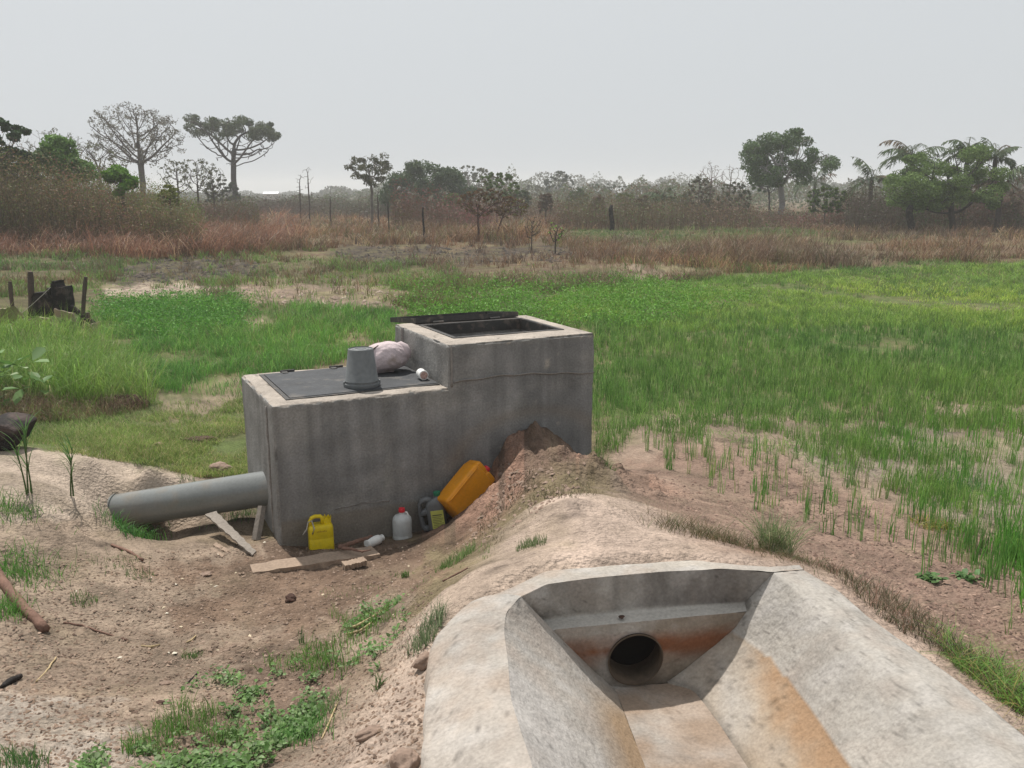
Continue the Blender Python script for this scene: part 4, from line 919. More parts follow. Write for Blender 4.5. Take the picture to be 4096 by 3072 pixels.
# ------------------------------------------------------------------ vegetation builders
def jit(c, n, v=.2, hue=.08):
    c = np.asarray(c, float)[None]*rng.uniform(1-v, 1+v, (n, 1)); return np.clip(c*(1+rng.uniform(-hue, hue, (n, 3))), .003, .9)
def pick(cols, wts, n):
    k = rng.choice(len(cols), n, p=np.array(wts)/np.sum(wts)); return np.array(cols)[k]
def blade_arrays(P, h, w, col, lean=.25, droop=.3, wind=(0, 0), seg=2, tipc=None):
    """upright tapering blades: returns V, quads, tris, colours"""
    n = len(P); h = np.broadcast_to(h, n).astype(float); w = np.broadcast_to(w, n).astype(float)
    th = rng.uniform(0, 2*math.pi, n); ld = np.stack([np.cos(th), np.sin(th)], 1)*(rng.uniform(.1, 1, n)*lean)[:, None]+np.array(wind)
    f = rng.uniform(0, 2*math.pi, n); side = np.stack([np.cos(f), np.sin(f), np.zeros(n)], 1)*w[:, None]*.5
    rows = []
    for k in range(seg):
        t = k/seg
        c_ = P+np.stack([ld[:, 0]*h*t*(.5+t*.6), ld[:, 1]*h*t*(.5+t*.6), h*t*(1-droop*t*t*.3)], 1)
        ww = side*(1-.45*t); rows += [c_-ww, c_+ww]
    dr = rng.uniform(0, 1, n)*droop
    tip = P+np.stack([ld[:, 0]*h*(1.1+dr), ld[:, 1]*h*(1.1+dr), h*(1-dr*.6)], 1); rows.append(tip)
    V = np.stack(rows, 1); m = 2*seg+1; o = (np.arange(n)*m)[:, None]
    Q = np.concatenate([o+np.array([2*k, 2*k+1, 2*k+3, 2*k+2])[None] for k in range(seg-1)]) if seg > 1 else np.zeros((0, 4), int)
    Tt = o+np.array([2*seg-2, 2*seg-1, 2*seg])[None]
    C_ = np.repeat(col[:, None], m, 1)
    return V.reshape(-1, 3), Q, Tt, C_.reshape(-1, 3)
def merge(parts):
    V = []; Q = []; T_ = []; C_ = []; n = 0
    for v, q, t, c_ in parts:
        V.append(v); Q.append(q+n); T_.append(t+n); C_.append(c_); n += len(v)
    return np.concatenate(V), np.concatenate(Q), np.concatenate(T_), np.concatenate(C_)
def leaf_arrays(P, s, col, up=.0, asp=.55):
    n = len(P); s = np.broadcast_to(s, n)[:, None]
    d = rng.normal(size=(n, 3)); d /= np.linalg.norm(d, axis=1)[:, None]
    nr = rng.normal(size=(n, 3)); nr[:, 2] += up*3; d = d-nr*(d*nr).sum(1)[:, None]/(nr*nr).sum(1)[:, None]; d /= np.linalg.norm(d, axis=1)[:, None]
    b = np.cross(d, nr); b /= np.linalg.norm(b, axis=1)[:, None]+1e-9
    V = np.stack([P-d*s*.5, P+b*s*asp*.5+d*s*.05, P+d*s*.5, P-b*s*asp*.5+d*s*.05], 1)
    o = (np.arange(n)*4)[:, None]
    return V.reshape(-1, 3), o+np.array([0, 1, 2, 3])[None], np.zeros((0, 3), int), np.repeat(col[:, None], 4, 1).reshape(-1, 3)
def veg(name, parts, mat, label=None, cat=None, parent=None, kind=None, loc=None, group=None):
    V, Q, T_, C_ = merge(parts)
    if loc is not None: V = V-np.array(loc)
    o = mk(name, V, [Q, T_], mat, parent, col=C_, loc=loc)
    return tag(o, label, cat, group, kind)
# ---- branching skeleton grown towards points of the crown outline
def colonise(att, root, fork, step, infl, kill, iters=120, up=.0):
    N = [np.array(root, float)]; par = [-1]; d0 = np.array(fork, float)-N[0]; L = np.linalg.norm(d0); k = max(2, int(L/step))
    for i in range(1, k+1):
        N.append(N[0]+d0*i/k+np.array([math.sin(i*1.3), math.cos(i*1.1), 0])*step*.07); par.append(len(N)-2)
    N = np.array(N); par = list(par)
    att = np.array(att); alive = np.ones(len(att), bool)
    D = np.linalg.norm(att[:, None]-N[None], axis=2); near = D.argmin(1); nd = D.min(1)
    for it in range(iters):
        ok = alive & (nd < infl)
        if not ok.any():
            if it > 3: break
            ok = alive & (nd < infl*4)
            if not ok.any(): break
        ids = near[ok]; v = att[ok]-N[ids]; v /= np.linalg.norm(v, axis=1)[:, None]+1e-9
        u, inv = np.unique(ids, return_inverse=True); acc = np.zeros((len(u), 3)); np.add.at(acc, inv, v)
        acc[:, 2] += up; acc += rng.normal(size=acc.shape)*.25
        acc /= np.linalg.norm(acc, axis=1)[:, None]+1e-9
        new = N[u]+acc*step; base = len(N); N = np.vstack([N, new]); par += list(u)
        D = np.linalg.norm(att[:, None]-new[None], axis=2); m = D.min(1); a = D.argmin(1)
        b = m < nd; nd[b] = m[b]; near[b] = base+a[b]
        alive &= nd > kill
        if len(N) > 5000: break
    return N, np.array(par)
def skeleton_mesh(N, par, r_trunk, r_tip, n=5, p=2.3, col=(.1, .08, .07)):
    m = len(N); w_ = np.zeros(m); ch = np.zeros(m, int)
    for i in range(m-1, 0, -1):
        if w_[i] == 0: w_[i] = r_tip**p
        w_[par[i]] += w_[i]; ch[par[i]] += 1
    r = w_**(1/p); r = r*1.0; s = r_trunk/r[0]
    r = np.maximum(r_tip, r_tip+(r-r_tip)*(r_trunk-r_tip)/max(1e-6, r[0]-r_tip))
    r[0] *= 1.35
    i = np.arange(1, m); a = N[par[i]]; b = N[i]; d = b-a; L = np.linalg.norm(d, axis=1)[:, None]+1e-9; d = d/L
    ref = np.where(np.abs(d[:, 2:3]) > .9, np.array([[1., 0, 0]]), np.array([[0, 0, 1.]])); x = np.cross(d, ref); x /= np.linalg.norm(x, axis=1)[:, None]; y = np.cross(d, x)
    ra = np.minimum(r[par[i]], r[i]*1.5)[:, None]; rb = r[i][:, None]; rows = []
    for rr, c_ in ((ra, a-d*ra*.3), (rb, b+d*rb*.3)):
        for k in range(n):
            t = 2*math.pi*k/n; rows.append(c_+x*rr*math.cos(t)+y*rr*math.sin(t))
    V = np.stack(rows, 1).reshape(-1, 3); o = (np.arange(len(i))*2*n)[:, None]
    Q = np.concatenate([o+np.array([k, (k+1) % n, n+(k+1) % n, n+k])[None] for k in range(n)])
    C_ = np.repeat(jit(col, len(i), .12, .03)[:, None], 2*n, 1).reshape(-1, 3)
    return (V, Q, np.zeros((0, 3), int), C_), r, ch
def tree(name, label, px, ytop, Y, outline, base_y=None, trunk=.2, fork=None, step=None, natt=420, r=None, tip=None, leafn=0, leafs=.2, leafc=((.05, .08, .03),), leafw=(1,), bark=(.1, .085, .075),
         depth=.8, group=None, cat='tree', clump=.5, hollow=0.0, gz=None, up=.0, leafup=.15, only_tips=True, spread=1.0, band=None, tipfrac=.7):
    """outline: polygon of the crown as (x px, y px) seen from the front; built at distance Y with real depth"""
    bx = xat(px, Y); gz = hgt([bx], [Y])[0] if gz is None else gz
    xs = [p[0] for p in outline]; ys = [p[1] for p in outline]; cx = xat((min(xs)+max(xs))/2, Y); W = xat(max(xs), Y)-xat(min(xs), Y)
    A = []
    while len(A) < natt:
        x = rng.uniform(min(xs), max(xs), natt); y = rng.uniform(min(ys), max(ys), natt); k = inpoly(x, y, outline); x, y = x[k], y[k]
        X = xat(x, Y); u = np.clip(np.abs(X-cx)/(W/2), 0, 1); dep = depth*W/2*np.sqrt(1-u**2*.9); dy = rng.uniform(-1, 1, len(x))*dep
        Z = np.array([zat(q, Y) for q in y]); keep = np.ones(len(x), bool)
        if hollow: keep = (np.abs(dy)/np.maximum(dep, .1)+u > hollow)|(rng.random(len(x)) < .35)
        A += list(np.stack([X, Y+dy, Z], 1)[keep])
    A = np.array(A[:natt]); root = np.array([bx, Y, gz-.1]); zt = zat(ytop, Y); Hh = zt-gz
    fk = root+np.array([0, 0, Hh*trunk]) if fork is None else np.array([xat(fork[0], Y), Y, zat(fork[1], Y)])
    step = step or Hh*.035
    N, par = colonise(A, root, fk, step, Hh*.5, step*1.3, 140, up)
    t_ = empty(name, tuple(root+np.array([0, 0, .1])), label=label, cat=cat, group=group); R0 = np.array(t_.location)
    sk_, rad, ch = skeleton_mesh(N, par, r or Hh*.022, tip or Hh*.0018, col=bark)
    veg('trunk', [(sk_[0]-R0, sk_[1], sk_[2], sk_[3])], m_bark, parent=t_)
    if leafn:
        idx = np.where((ch == 0) if only_tips else (rad < (tip or Hh*.0018)*3))[0]
        idx = idx[N[idx, 2] > gz+Hh*.12]
        if band:                                 # foliage only in the outer shell of the crown
            qx, qy, _ = project(N[idx]); q = np.argsort([p_[0] for p_ in outline]); tops = np.array([min([yy for xx, yy in outline if abs(xx-x_) < (max(xs)-min(xs))*.14] or [min(ys)]) for x_ in qx])
            idx = idx[qy < tops+band]
        idx = rng.permutation(idx)[:max(8, int(len(idx)*tipfrac))]
        cl = clump*step*1.0
        c0 = idx[rng.integers(0, len(idx), leafn)]; g = rng.normal(size=(leafn, 3)); g *= np.minimum(1, 1.7*rng.uniform(.6, 1, (leafn, 1))/np.linalg.norm(g, axis=1)[:, None]); g = g*cl*spread*1.1*rng.uniform(.6, 1.3, len(N))[c0][:, None]; g[:, 2] *= .7
        P = N[c0]+g; tone = 1+.35*fbm(N[c0, 0]*.9+N[c0, 2], N[c0, 1]*.9+N[c0, 2], 2, 7)
        lc = pick(leafc, leafw, leafn)*rng.uniform(.75, 1.25, (leafn, 1))*tone[:, None]
        v, q, t2, c_ = leaf_arrays(P, rng.uniform(.6, 1.3, leafn)*leafs, lc, leafup); veg('crown', [(v-R0, q, t2, c_)], m_leaf, parent=t_)
    return t_
GRN = ((0.0607, 0.115, 0.0338), (0.081, 0.135, 0.0473), (0.101, 0.162, 0.054)); DGR = ((0.0405, 0.0743, 0.0297), (0.054, 0.0945, 0.0405)); OLV = ((0.121, 0.128, 0.0675), (0.101, 0.115, 0.0607)); BRI = ((0.162, 0.324, 0.0405), (0.121, 0.243, 0.0405))
GBK = (.13, .115, .105)
# ---- the trees one can tell apart, left to right
tree('broadleaf_tree', 'dark leafy tree cut off by the left edge of the picture', 4, 116, 46, [(-40, 110), (-5, 112), (14, 120), (28, 130), (20, 140), (34, 150), (30, 160), (-40, 165)], natt=300, leafn=5200, leafs=.3, leafc=DGR, leafw=(1, 1), bark=(.09, .08, .07), trunk=.4)
tree('bare_tree', 'hazy bare tree with a low spreading crown behind the left thicket', 62, 128, 105, [(28, 148), (40, 134), (60, 128), (80, 134), (95, 145), (90, 165), (60, 172), (30, 165)], natt=420, bark=GBK, leafn=900, leafs=.2, leafc=OLV, leafw=(1, 1), tip=.018, trunk=.35)
tree('bare_tree', 'tall wide grey tree with nearly leafless twigs, left of the flat topped acacia', 143, 105, 88, [(97, 130), (104, 118), (122, 108), (140, 104), (160, 108), (176, 120), (188, 134), (182, 150), (170, 155), (160, 165), (130, 165), (112, 156), (98, 145)], fork=(144, 172), natt=1100, bark=(.105, .09, .08), r=.3, tip=.017, leafn=5200, leafs=.17, leafc=((.13, .13, .09), (.15, .13, .1)), leafw=(1, 1), clump=.7, step=.33)
tree('bare_tree', 'low bare tree with arching twigs at the foot of the tall grey tree', 100, 142, 80, [(78, 150), (92, 142), (108, 146), (124, 158), (130, 175), (100, 178), (80, 170)], natt=320, bark=(.12, .105, .095), tip=.016, leafn=700, leafs=.18, leafc=OLV, leafw=(1, 1))
tree('acacia', 'flat topped acacia with a funnel of bare branches under a dark green crown', 235, 114, 112, [(191, 122), (203, 115), (222, 120), (238, 117), (256, 123), (272, 121), (284, 136), (276, 150), (262, 158), (250, 160), (238, 168), (226, 162), (214, 150), (196, 136)], fork=(235, 178), natt=430, bark=(.075, .065, .06), r=.36, tip=.036, leafn=13000, leafs=.24, leafc=((.055, .08, .035), (.075, .1, .045), (.1, .115, .06)), leafw=(2, 2, 1), clump=.85, step=.5, depth=.8, band=19, tipfrac=.8)
tree('slender_tree', 'grey green small tree with an open rounded crown left of the dark round tree', 371, 156, 72, [(348, 162), (354, 157), (372, 155), (386, 158), (393, 168), (386, 176), (376, 186), (364, 184), (352, 174)], fork=(372, 193), natt=380, bark=(.15, .135, .12), r=.11, tip=.014, leafn=3600, leafs=.17, leafc=((.085, .1, .055), (.11, .11, .065)), leafw=(1, 1), clump=.8, step=.26, depth=.9)
tree('round_tree', 'dense dark green rounded tree beyond the dry grass, middle of the left half', 425, 164, 96, [(384, 196), (390, 182), (400, 172), (412, 165), (432, 165), (450, 169), (464, 178), (474, 190), (474, 203), (440, 205), (400, 206), (386, 204)], natt=420, leafn=20000, leafs=.3, leafc=((.05, .085, .035), (.065, .1, .045), (.08, .12, .05)), leafw=(2, 2, 1), trunk=.15, clump=1.1, spread=1.0, depth=.85, step=.5)
tree('hazy_tree', 'pale hazy tree top showing right behind the dense dark rounded tree', 470, 166, 170, [(452, 172), (462, 166), (478, 166), (492, 172), (500, 184), (480, 192), (456, 190)], natt=240, leafn=3600, leafs=.42, leafc=OLV, leafw=(1, 1), bark=GBK, depth=.7)
tree('leafy_shrub', 'tall leafy shrub rising above the red brown scrub at mid picture', 497, 171, 74, [(478, 180), (488, 173), (500, 171), (512, 175), (520, 186), (518, 200), (484, 202)], natt=320, leafn=4200, leafs=.2, leafc=((.14, .21, .06), (.11, .16, .06)), leafw=(1, 1), bark=(.13, .09, .075), trunk=.1, r=.07, tip=.014)
tree('hazy_tree', 'pale low crowned hazy tree right of the tall leafy shrub', 534, 185, 190, [(518, 192), (528, 185), (544, 185), (550, 192), (546, 199), (520, 200)], natt=150, leafn=2000, leafs=.45, leafc=OLV, leafw=(1, 1), bark=GBK)
tree('round_tree', 'small round topped tree poking above the distant treeline', 558, 170, 180, [(544, 180), (550, 173), (560, 170), (568, 174), (574, 182), (572, 192), (546, 192)], natt=200, leafn=3400, leafs=.42, leafc=((.06, .08, .05),), leafw=(1,), bark=GBK)
tree('hazy_tree', 'wide low pale green tree in the distant treeline, left of the small palm', 605, 183, 170, [(575, 188), (590, 184), (612, 183), (632, 188), (640, 196), (600, 202), (576, 200)], natt=240, leafn=5200, leafs=.42, leafc=((.08, .11, .06),), leafw=(1,), bark=GBK, depth=.5)
tree('hazy_tree', 'low rounded pale tree just left of the small palm', 645, 184, 180, [(630, 190), (640, 185), (652, 186), (662, 192), (655, 200), (632, 200)], natt=160, leafn=2400, leafs=.42, leafc=OLV, leafw=(1, 1), bark=GBK)
tree('bare_tree', 'pale leafless tree with level twigs left of the big green tree', 710, 161, 88, [(694, 172), (700, 166), (708, 160), (716, 164), (726, 172), (720, 190), (700, 190)], fork=(710, 190), natt=220, bark=(.2, .16, .15), r=.09, tip=.014)
tree('bare_tree', 'leafless twiggy tree touching the left side of the big green tree', 727, 164, 92, [(718, 172), (728, 164), (740, 168), (746, 182), (738, 192), (722, 192)], natt=180, bark=(.19, .16, .14), r=.08, tip=.013)
tree('broadleaf_tree', 'big green tree with a pale forked trunk, right of centre', 779, 135, 84, [(742, 160), (744, 148), (752, 140), (768, 136), (790, 134), (806, 138), (814, 148), (826, 152), (832, 164), (822, 168), (806, 172), (794, 182), (780, 186), (764, 184), (746, 176)], fork=(783, 204), natt=520, bark=(.24, .23, .22), r=.3, tip=.026, leafn=17000, leafs=.24, leafc=GRN, leafw=(2, 2, 1), clump=1.05, step=.46, depth=.75, hollow=.4, tipfrac=.55)
tree('slender_tree', 'slender dark trunked tree standing just behind the big green tree', 771, 168, 88, [(748, 178), (756, 170), (772, 168), (784, 176), (776, 192), (754, 192)], fork=(769, 195), natt=160, bark=(.1, .09, .085), r=.1, tip=.02, leafn=2800, leafs=.28, leafc=GRN, leafw=(2, 2, 1))
tree('leafy_shrub', 'bright yellow green bush between the big tree and the palms', 826, 186, 66, [(806, 196), (812, 189), (824, 186), (842, 190), (850, 198), (846, 212), (812, 212)], natt=300, leafn=6500, leafs=.2, leafc=((.09, .15, .04), (.07, .11, .035), (.14, .2, .04)), leafw=(2, 2, 1), bark=(.1, .08, .07), trunk=.08, r=.05, tip=.012)
tree('broadleaf_tree', 'wide leaning green tree with a dark crooked trunk near the right edge', 957, 146, 58, [(884, 196), (892, 178), (906, 164), (924, 152), (944, 147), (966, 150), (984, 158), (994, 172), (996, 196), (990, 212), (972, 204), (950, 200), (934, 206), (916, 216), (906, 208), (888, 204)], fork=(952, 207), natt=520, bark=(.055, .045, .045), r=.2, tip=.016, leafn=26000, leafs=.16, leafc=((.11, .18, .045), (.14, .21, .06), (.08, .13, .04)), leafw=(2, 2, 1), clump=1.2, step=.34, depth=.6, tipfrac=.42, hollow=.4)
tree('hazy_tree', 'pale hazy tree cut off by the right edge behind the palms', 1015, 168, 120, [(992, 182), (1004, 170), (1024, 168), (1060, 176), (1066, 200), (1000, 208)], natt=340, leafn=3600, leafs=.3, leafc=OLV, leafw=(1, 1), bark=GBK, tip=.02)
for k, (px, yt, Y, w_, lab) in enumerate([(300, 171, 74, 6, 'thin bare sapling, leftmost of the three by the gap in the treeline'), (309, 162, 72, 7, 'tallest bare sapling, its top bent over to the right'), (330, 183, 70, 5, 'short bare sapling right of the two taller ones'),
                                          (378, 186, 62, 7, 'bare stemmed sapling under the open crowned small tree'), (359, 190, 62, 5, 'dead grey pole of a tree left of the small open crowned tree')]):
    tree('sapling', lab, px, yt, Y, [(px-w_, yt+14), (px-w_*.5, yt+4), (px+w_*.3, yt), (px+w_, yt+6), (px+w_*.8, yt+24), (px-w_*.6, yt+28)], natt=46, bark=(.075, .055, .05), r=.055, tip=.012, trunk=.35, step=.28, depth=.9)
for k, (px, yt, Y, o_, lab) in enumerate([(178, 160, 62, 18, 'leafless grey shrub tree left of the acacia trunk, leaning left'), (198, 158, 64, 16, 'dark twiggy shrub tree just left of the acacia trunk'), (214, 164, 66, 14, 'twiggy shrub tree partly hiding the acacia trunk')]):
    tree('bare_shrub', lab, px, yt, Y, [(px-o_, yt+10), (px-o_*.4, yt), (px+o_*.5, yt+1), (px+o_, yt+12), (px+o_*.6, yt+34), (px-o_*.6, yt+34)], natt=300, bark=(.085, .07, .065), r=.07, tip=.011, trunk=.12, leafn=500, leafs=.14, leafc=OLV, leafw=(1, 1))
tree('round_bush', 'hazy rounded grey green bush right behind the acacia trunk', 222, 179, 100, [(204, 188), (212, 180), (226, 178), (238, 186), (242, 200), (206, 202)], natt=240, leafn=5200, leafs=.26, leafc=((.07, .085, .05),), leafw=(1,), bark=GBK)
tree('leafy_bush', 'green bush column topping the left thicket', 66, 138, 50, [(46, 168), (50, 158), (56, 156), (58, 142), (66, 137), (72, 143), (73, 152), (80, 155), (86, 163), (96, 166), (97, 176), (84, 182), (56, 184)], natt=300, leafn=9000, leafs=.2, leafc=((.1, .19, .04), (.13, .24, .05)), leafw=(1, 1), bark=(.1, .08, .07), clump=1.1)
tree('leafy_bush', 'darker green bush at the left edge of the thicket', 22, 150, 48, [(-10, 156), (10, 150), (30, 152), (46, 150), (52, 166), (40, 182), (-10, 184)], natt=300, leafn=9000, leafs=.2, leafc=((.08, .14, .04), (.11, .15, .05)), leafw=(1, 1), bark=(.1, .08, .07), clump=1.0)
tree('leafy_bush', 'bright lime green bush standing out of the brown thicket', 122, 167, 44, [(107, 178), (110, 168), (118, 166), (123, 170), (131, 173), (138, 182), (134, 190), (127, 188), (120, 196), (116, 184)], natt=240, leafn=6500, leafs=.17, leafc=BRI, leafw=(1, 1), bark=(.1, .08, .07), clump=1.0)
tree('leafy_bush', 'yellow olive bush low in the thicket, right of the lime green bush', 170, 185, 44, [(158, 194), (164, 186), (174, 185), (181, 192), (178, 206), (162, 206)], natt=220, leafn=4200, leafs=.14, leafc=((.2, .23, .05),), leafw=(1,), bark=(.1, .08, .07))
tree('branching_shrub', 'wide red brown branching shrub leaning over the dry grass at mid picture', 478, 188, 48, [(455, 204), (462, 194), (480, 188), (500, 190), (512, 198), (508, 212), (490, 216), (468, 216)], natt=420, bark=(.1, .06, .05), r=.06, tip=.010, trunk=.08, leafn=2400, leafs=.12, leafc=((.15, .09, .05), (.13, .11, .04)), leafw=(2, 1), cat='shrub')
tree('branching_shrub', 'leaning brown shrub with drooping branches right of the widest one', 496, 192, 50, [(492, 204), (506, 196), (520, 198), (530, 206), (522, 216), (500, 218)], natt=240, bark=(.1, .06, .05), r=.05, tip=.010, trunk=.08, leafn=1200, leafs=.12, leafc=((.15, .09, .05), (.16, .2, .05)), leafw=(2, 1), cat='shrub')
tree('dead_shrub', 'cluster of upright dead stems in the dry grass right of the leaning shrubs', 532, 218, 40, [(524, 226), (526, 218), (536, 217), (544, 220), (540, 236), (526, 240)], natt=130, bark=(.075, .055, .045), r=.03, tip=.011, trunk=.06, depth=.6, cat='shrub')
tree('dead_shrub', 'small dead bush with splayed black twigs nearest the burnt ground', 556, 222, 37, [(548, 230), (551, 222), (560, 225), (568, 228), (562, 240), (552, 242)], natt=80, bark=(.045, .035, .03), r=.03, tip=.011, trunk=.06, depth=.6, leafn=60, leafs=.1, leafc=BRI, leafw=(1, 1), cat='shrub')
tree('brown_shrub', 'tall grey brown shrub left of the pale leafless tree', 698, 176, 74, [(682, 196), (688, 184), (696, 176), (706, 180), (714, 190), (712, 212), (686, 214)], natt=420, bark=(.11, .085, .075), r=.05, tip=.012, trunk=.06, leafn=2600, leafs=.15, leafc=((.12, .1, .07), (.08, .09, .05)), leafw=(1, 1), cat='shrub')
tree('brown_shrub', 'grey brown shrub mass below the leafless twiggy tree', 732, 182, 76, [(716, 196), (724, 184), (738, 182), (750, 192), (752, 212), (718, 214)], natt=420, bark=(.11, .085, .075), r=.05, tip=.012, trunk=.06, leafn=3600, leafs=.15, leafc=((.09, .09, .05), (.08, .1, .05)), leafw=(1, 1), cat='shrub')
# bushes and small trees that break the line of the far scrub
SHR = [(520, 190, 92, 11, 'green', 'olive green bush in the far scrub, right of the tall leafy shrub'), (546, 193, 80, 8, 'brown', 'brown twiggy bush below the small round topped far tree'),
       (577, 189, 104, 12, 'green', 'green bush crown left of the burnt stump'), (598, 195, 78, 8, 'brown', 'rusty brown bush just left of the burnt stump'), (626, 192, 96, 10, 'yellow', 'yellow green bush crown right of the burnt stump'),
       (643, 196, 76, 7, 'brown', 'rusty brown bush just left of the small palm'), (682, 194, 92, 9, 'green', 'dull green bush right of the small palm'), (452, 192, 84, 9, 'yellow', 'yellow green bush in front of the right side of the dense dark rounded tree'),
       (402, 200, 70, 8, 'brown', 'brown bush at the left foot of the dense dark rounded tree'), (858, 198, 72, 9, 'brown', 'grey brown bush left of the foot of the wide leaning tree'), (1012, 200, 66, 9, 'brown', 'grey brown bush at the right edge below the dry fronds')]
for px_, yt_, Y_, w_, kd, lab in SHR:
    lc = {'green': ((.09, .13, .055), (.07, .105, .045)), 'yellow': ((.15, .2, .06), (.11, .16, .05)), 'brown': ((.15, .1, .07), (.12, .09, .06))}[kd]
    tree('bush', lab, px_, yt_, Y_, [(px_-w_, yt_+9), (px_-w_*.7, yt_+2), (px_-w_*.2, yt_+3), (px_+w_*.1, yt_), (px_+w_*.6, yt_+1), (px_+w_, yt_+8), (px_+w_*.9, yt_+18), (px_-w_*.8, yt_+19)], natt=190, leafn=3600, leafs=.17 if kd == 'brown' else .24, leafc=lc, leafw=(1, 1),
         bark=(.1, .075, .065), trunk=.08, r=.06, tip=.013, depth=.8, cat='bush', clump=1.0, tipfrac=.7)
# ---- palms: thatch-coloured trunk, arching fronds with hanging leaflets
def palm(label, px, yc, Y, L, nf=16, r=.17, colr=((.07, .11, .045), (.09, .13, .06)), seed=0, grp=None, dry=.12):
    bx = xat(px, Y); gz = hgt([bx], [Y])[0]; zc = zat(yc, Y); t_ = empty('palm_tree', (bx, Y, gz), label=label, cat='palm', group=grp); R0 = np.array([bx, Y, gz])
    hgt_ = zc-gz; prof = []
    for k in range(15): prof.append((r*(1.1 if k % 2 else .92)*(1.25-.35*k/14), hgt_*k/14-.1*(k == 0)))
    v, f = lathe(prof, 10); v = np.array(v); q = np.array([x for x in f if len(x) == 4]); cc = jit((.07, .055, .05), len(v), .2, .05)
    mk('trunk', v, [q], m_bark, t_, col=cc)
    R_ = np.random.default_rng(seed)
    for k in range(nf):
        a = 2*math.pi*k/nf+R_.uniform(-.25, .25); el = R_.uniform(.15, 1.35) if k % 3 else R_.uniform(-.3, .4); Lk = L*R_.uniform(.8, 1.1); droop = R_.uniform(.7, 1.3)
        pts = []; ns = 14; p = np.array([0, 0, hgt_]); e = el
        for s in range(ns+1):
            pts.append(p.copy()); d = np.array([math.cos(a)*math.cos(e), math.sin(a)*math.cos(e), math.sin(e)]); p = p+d*Lk/ns; e -= droop*2.0/ns*(.5+s/ns)
        pts = np.array(pts); tv = tube([tuple(x) for x in pts], [.035*(1-.8*s/ns) for s in range(ns+1)], 4); 
        V = [np.array(tv[0])]; Q = [np.array([x for x in tv[1] if len(x) == 4])]; n0 = len(tv[0]); Cc = [np.tile((.08, .09, .04), (n0, 1))]
        c_ = np.array(colr[k % len(colr)]) if R_.random() > dry else np.array((.14, .1, .06))
        m_ = 44; tt = R_.uniform(.12, 1, m_); P = np.stack([np.interp(tt*ns, range(ns+1), pts[:, j]) for j in range(3)], 1)
        sd = np.array([-math.sin(a), math.cos(a), 0]); s = np.where(np.arange(m_) % 2, 1, -1)[:, None]; ll = (L*.3*np.sin(np.clip(tt*.9+.15, 0, 1)*math.pi)**.6)[:, None]
        dr = sd[None]*s*.75+np.array([math.cos(a)*.45, math.sin(a)*.45, 0])[None]; E_ = P+dr*ll+np.array([0, 0, -1.0])[None]*ll*R_.uniform(.25, .8, (m_, 1)); mid = (P+E_)/2+np.array([0, 0, .12])[None]*ll
        wv = np.array([math.cos(a), math.sin(a), .0])[None]*.035
        LV = np.stack([P-wv, P+wv, mid+wv*1.4, E_, mid-wv*1.4], 1).reshape(-1, 3); o = (np.arange(m_)*5)[:, None]+n0
        V.append(LV); Q.append(o+np.array([0, 1, 2, 4])); Tt = o+np.array([2, 3, 4]); Cc.append(np.repeat(c_[None]*R_.uniform(.8, 1.2, (m_, 1)), 5, 0))
        mk('frond', np.concatenate(V), [np.concatenate(Q), Tt], m_leaf, t_, col=np.concatenate(Cc))
palm('small palm with a round head of fronds in the brown scrub, centre right', 663, 197, 84, 2.4, seed=1)
palm('hazy palm showing right behind the trunk of the big green tree', 814, 182, 100, 3.4, seed=2)
palm('palm with two long drooping fronds standing left of the wide leaning tree', 870, 178, 70, 2.9, seed=3, nf=13)
palm('tall dark palm rising behind the left part of the wide leaning tree', 909, 158, 66, 3.0, seed=4)
palm('tallest palm, its head just above the middle of the wide leaning tree', 963, 152, 64, 2.2, seed=5, nf=20)
palm('palm leaning out right of the wide leaning tree, above the arching fronds', 991, 158, 66, 2.2, seed=6, nf=18)
palm('palm with long dry arching fronds at the right, lowest of the palms there', 1000, 181, 62, 3.2, seed=7, nf=12, dry=.75)
stick_o = None
def snag(px, y0, y1, Y, r, label, name='burnt_stump'):
    a = Vector((xat(px, Y), Y, zat(y0, Y))); gz = hgt([a.x], [Y])[0]-.1; pts = [Vector((a.x+r*.5*math.sin(k), Y, gz+(a.z-gz)*k/6)) for k in range(7)]
    o = pm(name, tube([tuple(p-pts[0]) for p in pts], [r*1.2]+[r]*5+[r*.6], 9), m_char, loc=tuple(pts[0]), smooth=True); return tag(o, label, 'stump')
snag(612, 205, 214, 62, .16, 'black burnt stump in front of the red brown scrub')
snag(423, 207, 228, 48, .055, 'dark dead trunk standing in the dry grass below the round tree')
snag(388, 202, 226, 52, .035, 'thin dead trunk in the dry grass left of the dark dead one')
snag(912, 205, 232, 57, .22, 'thick dark trunk stump under the left side of the wide leaning tree')
snag(339, 289, 299, 21, .025, 'tiny dark peg on the sandy bund', 'peg') if False else None
# far building
fb = empty('shed', (xat(272, 330), 330, 0), label='distant building with a long pale roof in the gap of the treeline', cat='building')
pm('wall', box(-2.6, 2.6, -2, 2, 0, 2.2), m_wall, fb); pm('roof', ([(-2.9, -2.3, 2.15), (2.9, -2.3, 2.15), (2.9, 0, 2.9), (-2.9, 0, 2.9), (-2.9, 2.3, 2.15), (2.9, 2.3, 2.15)], [(0, 1, 2, 3), (3, 2, 5, 4), (0, 3, 4), (1, 5, 2), (0, 4, 5, 1)]), m_roof, fb)

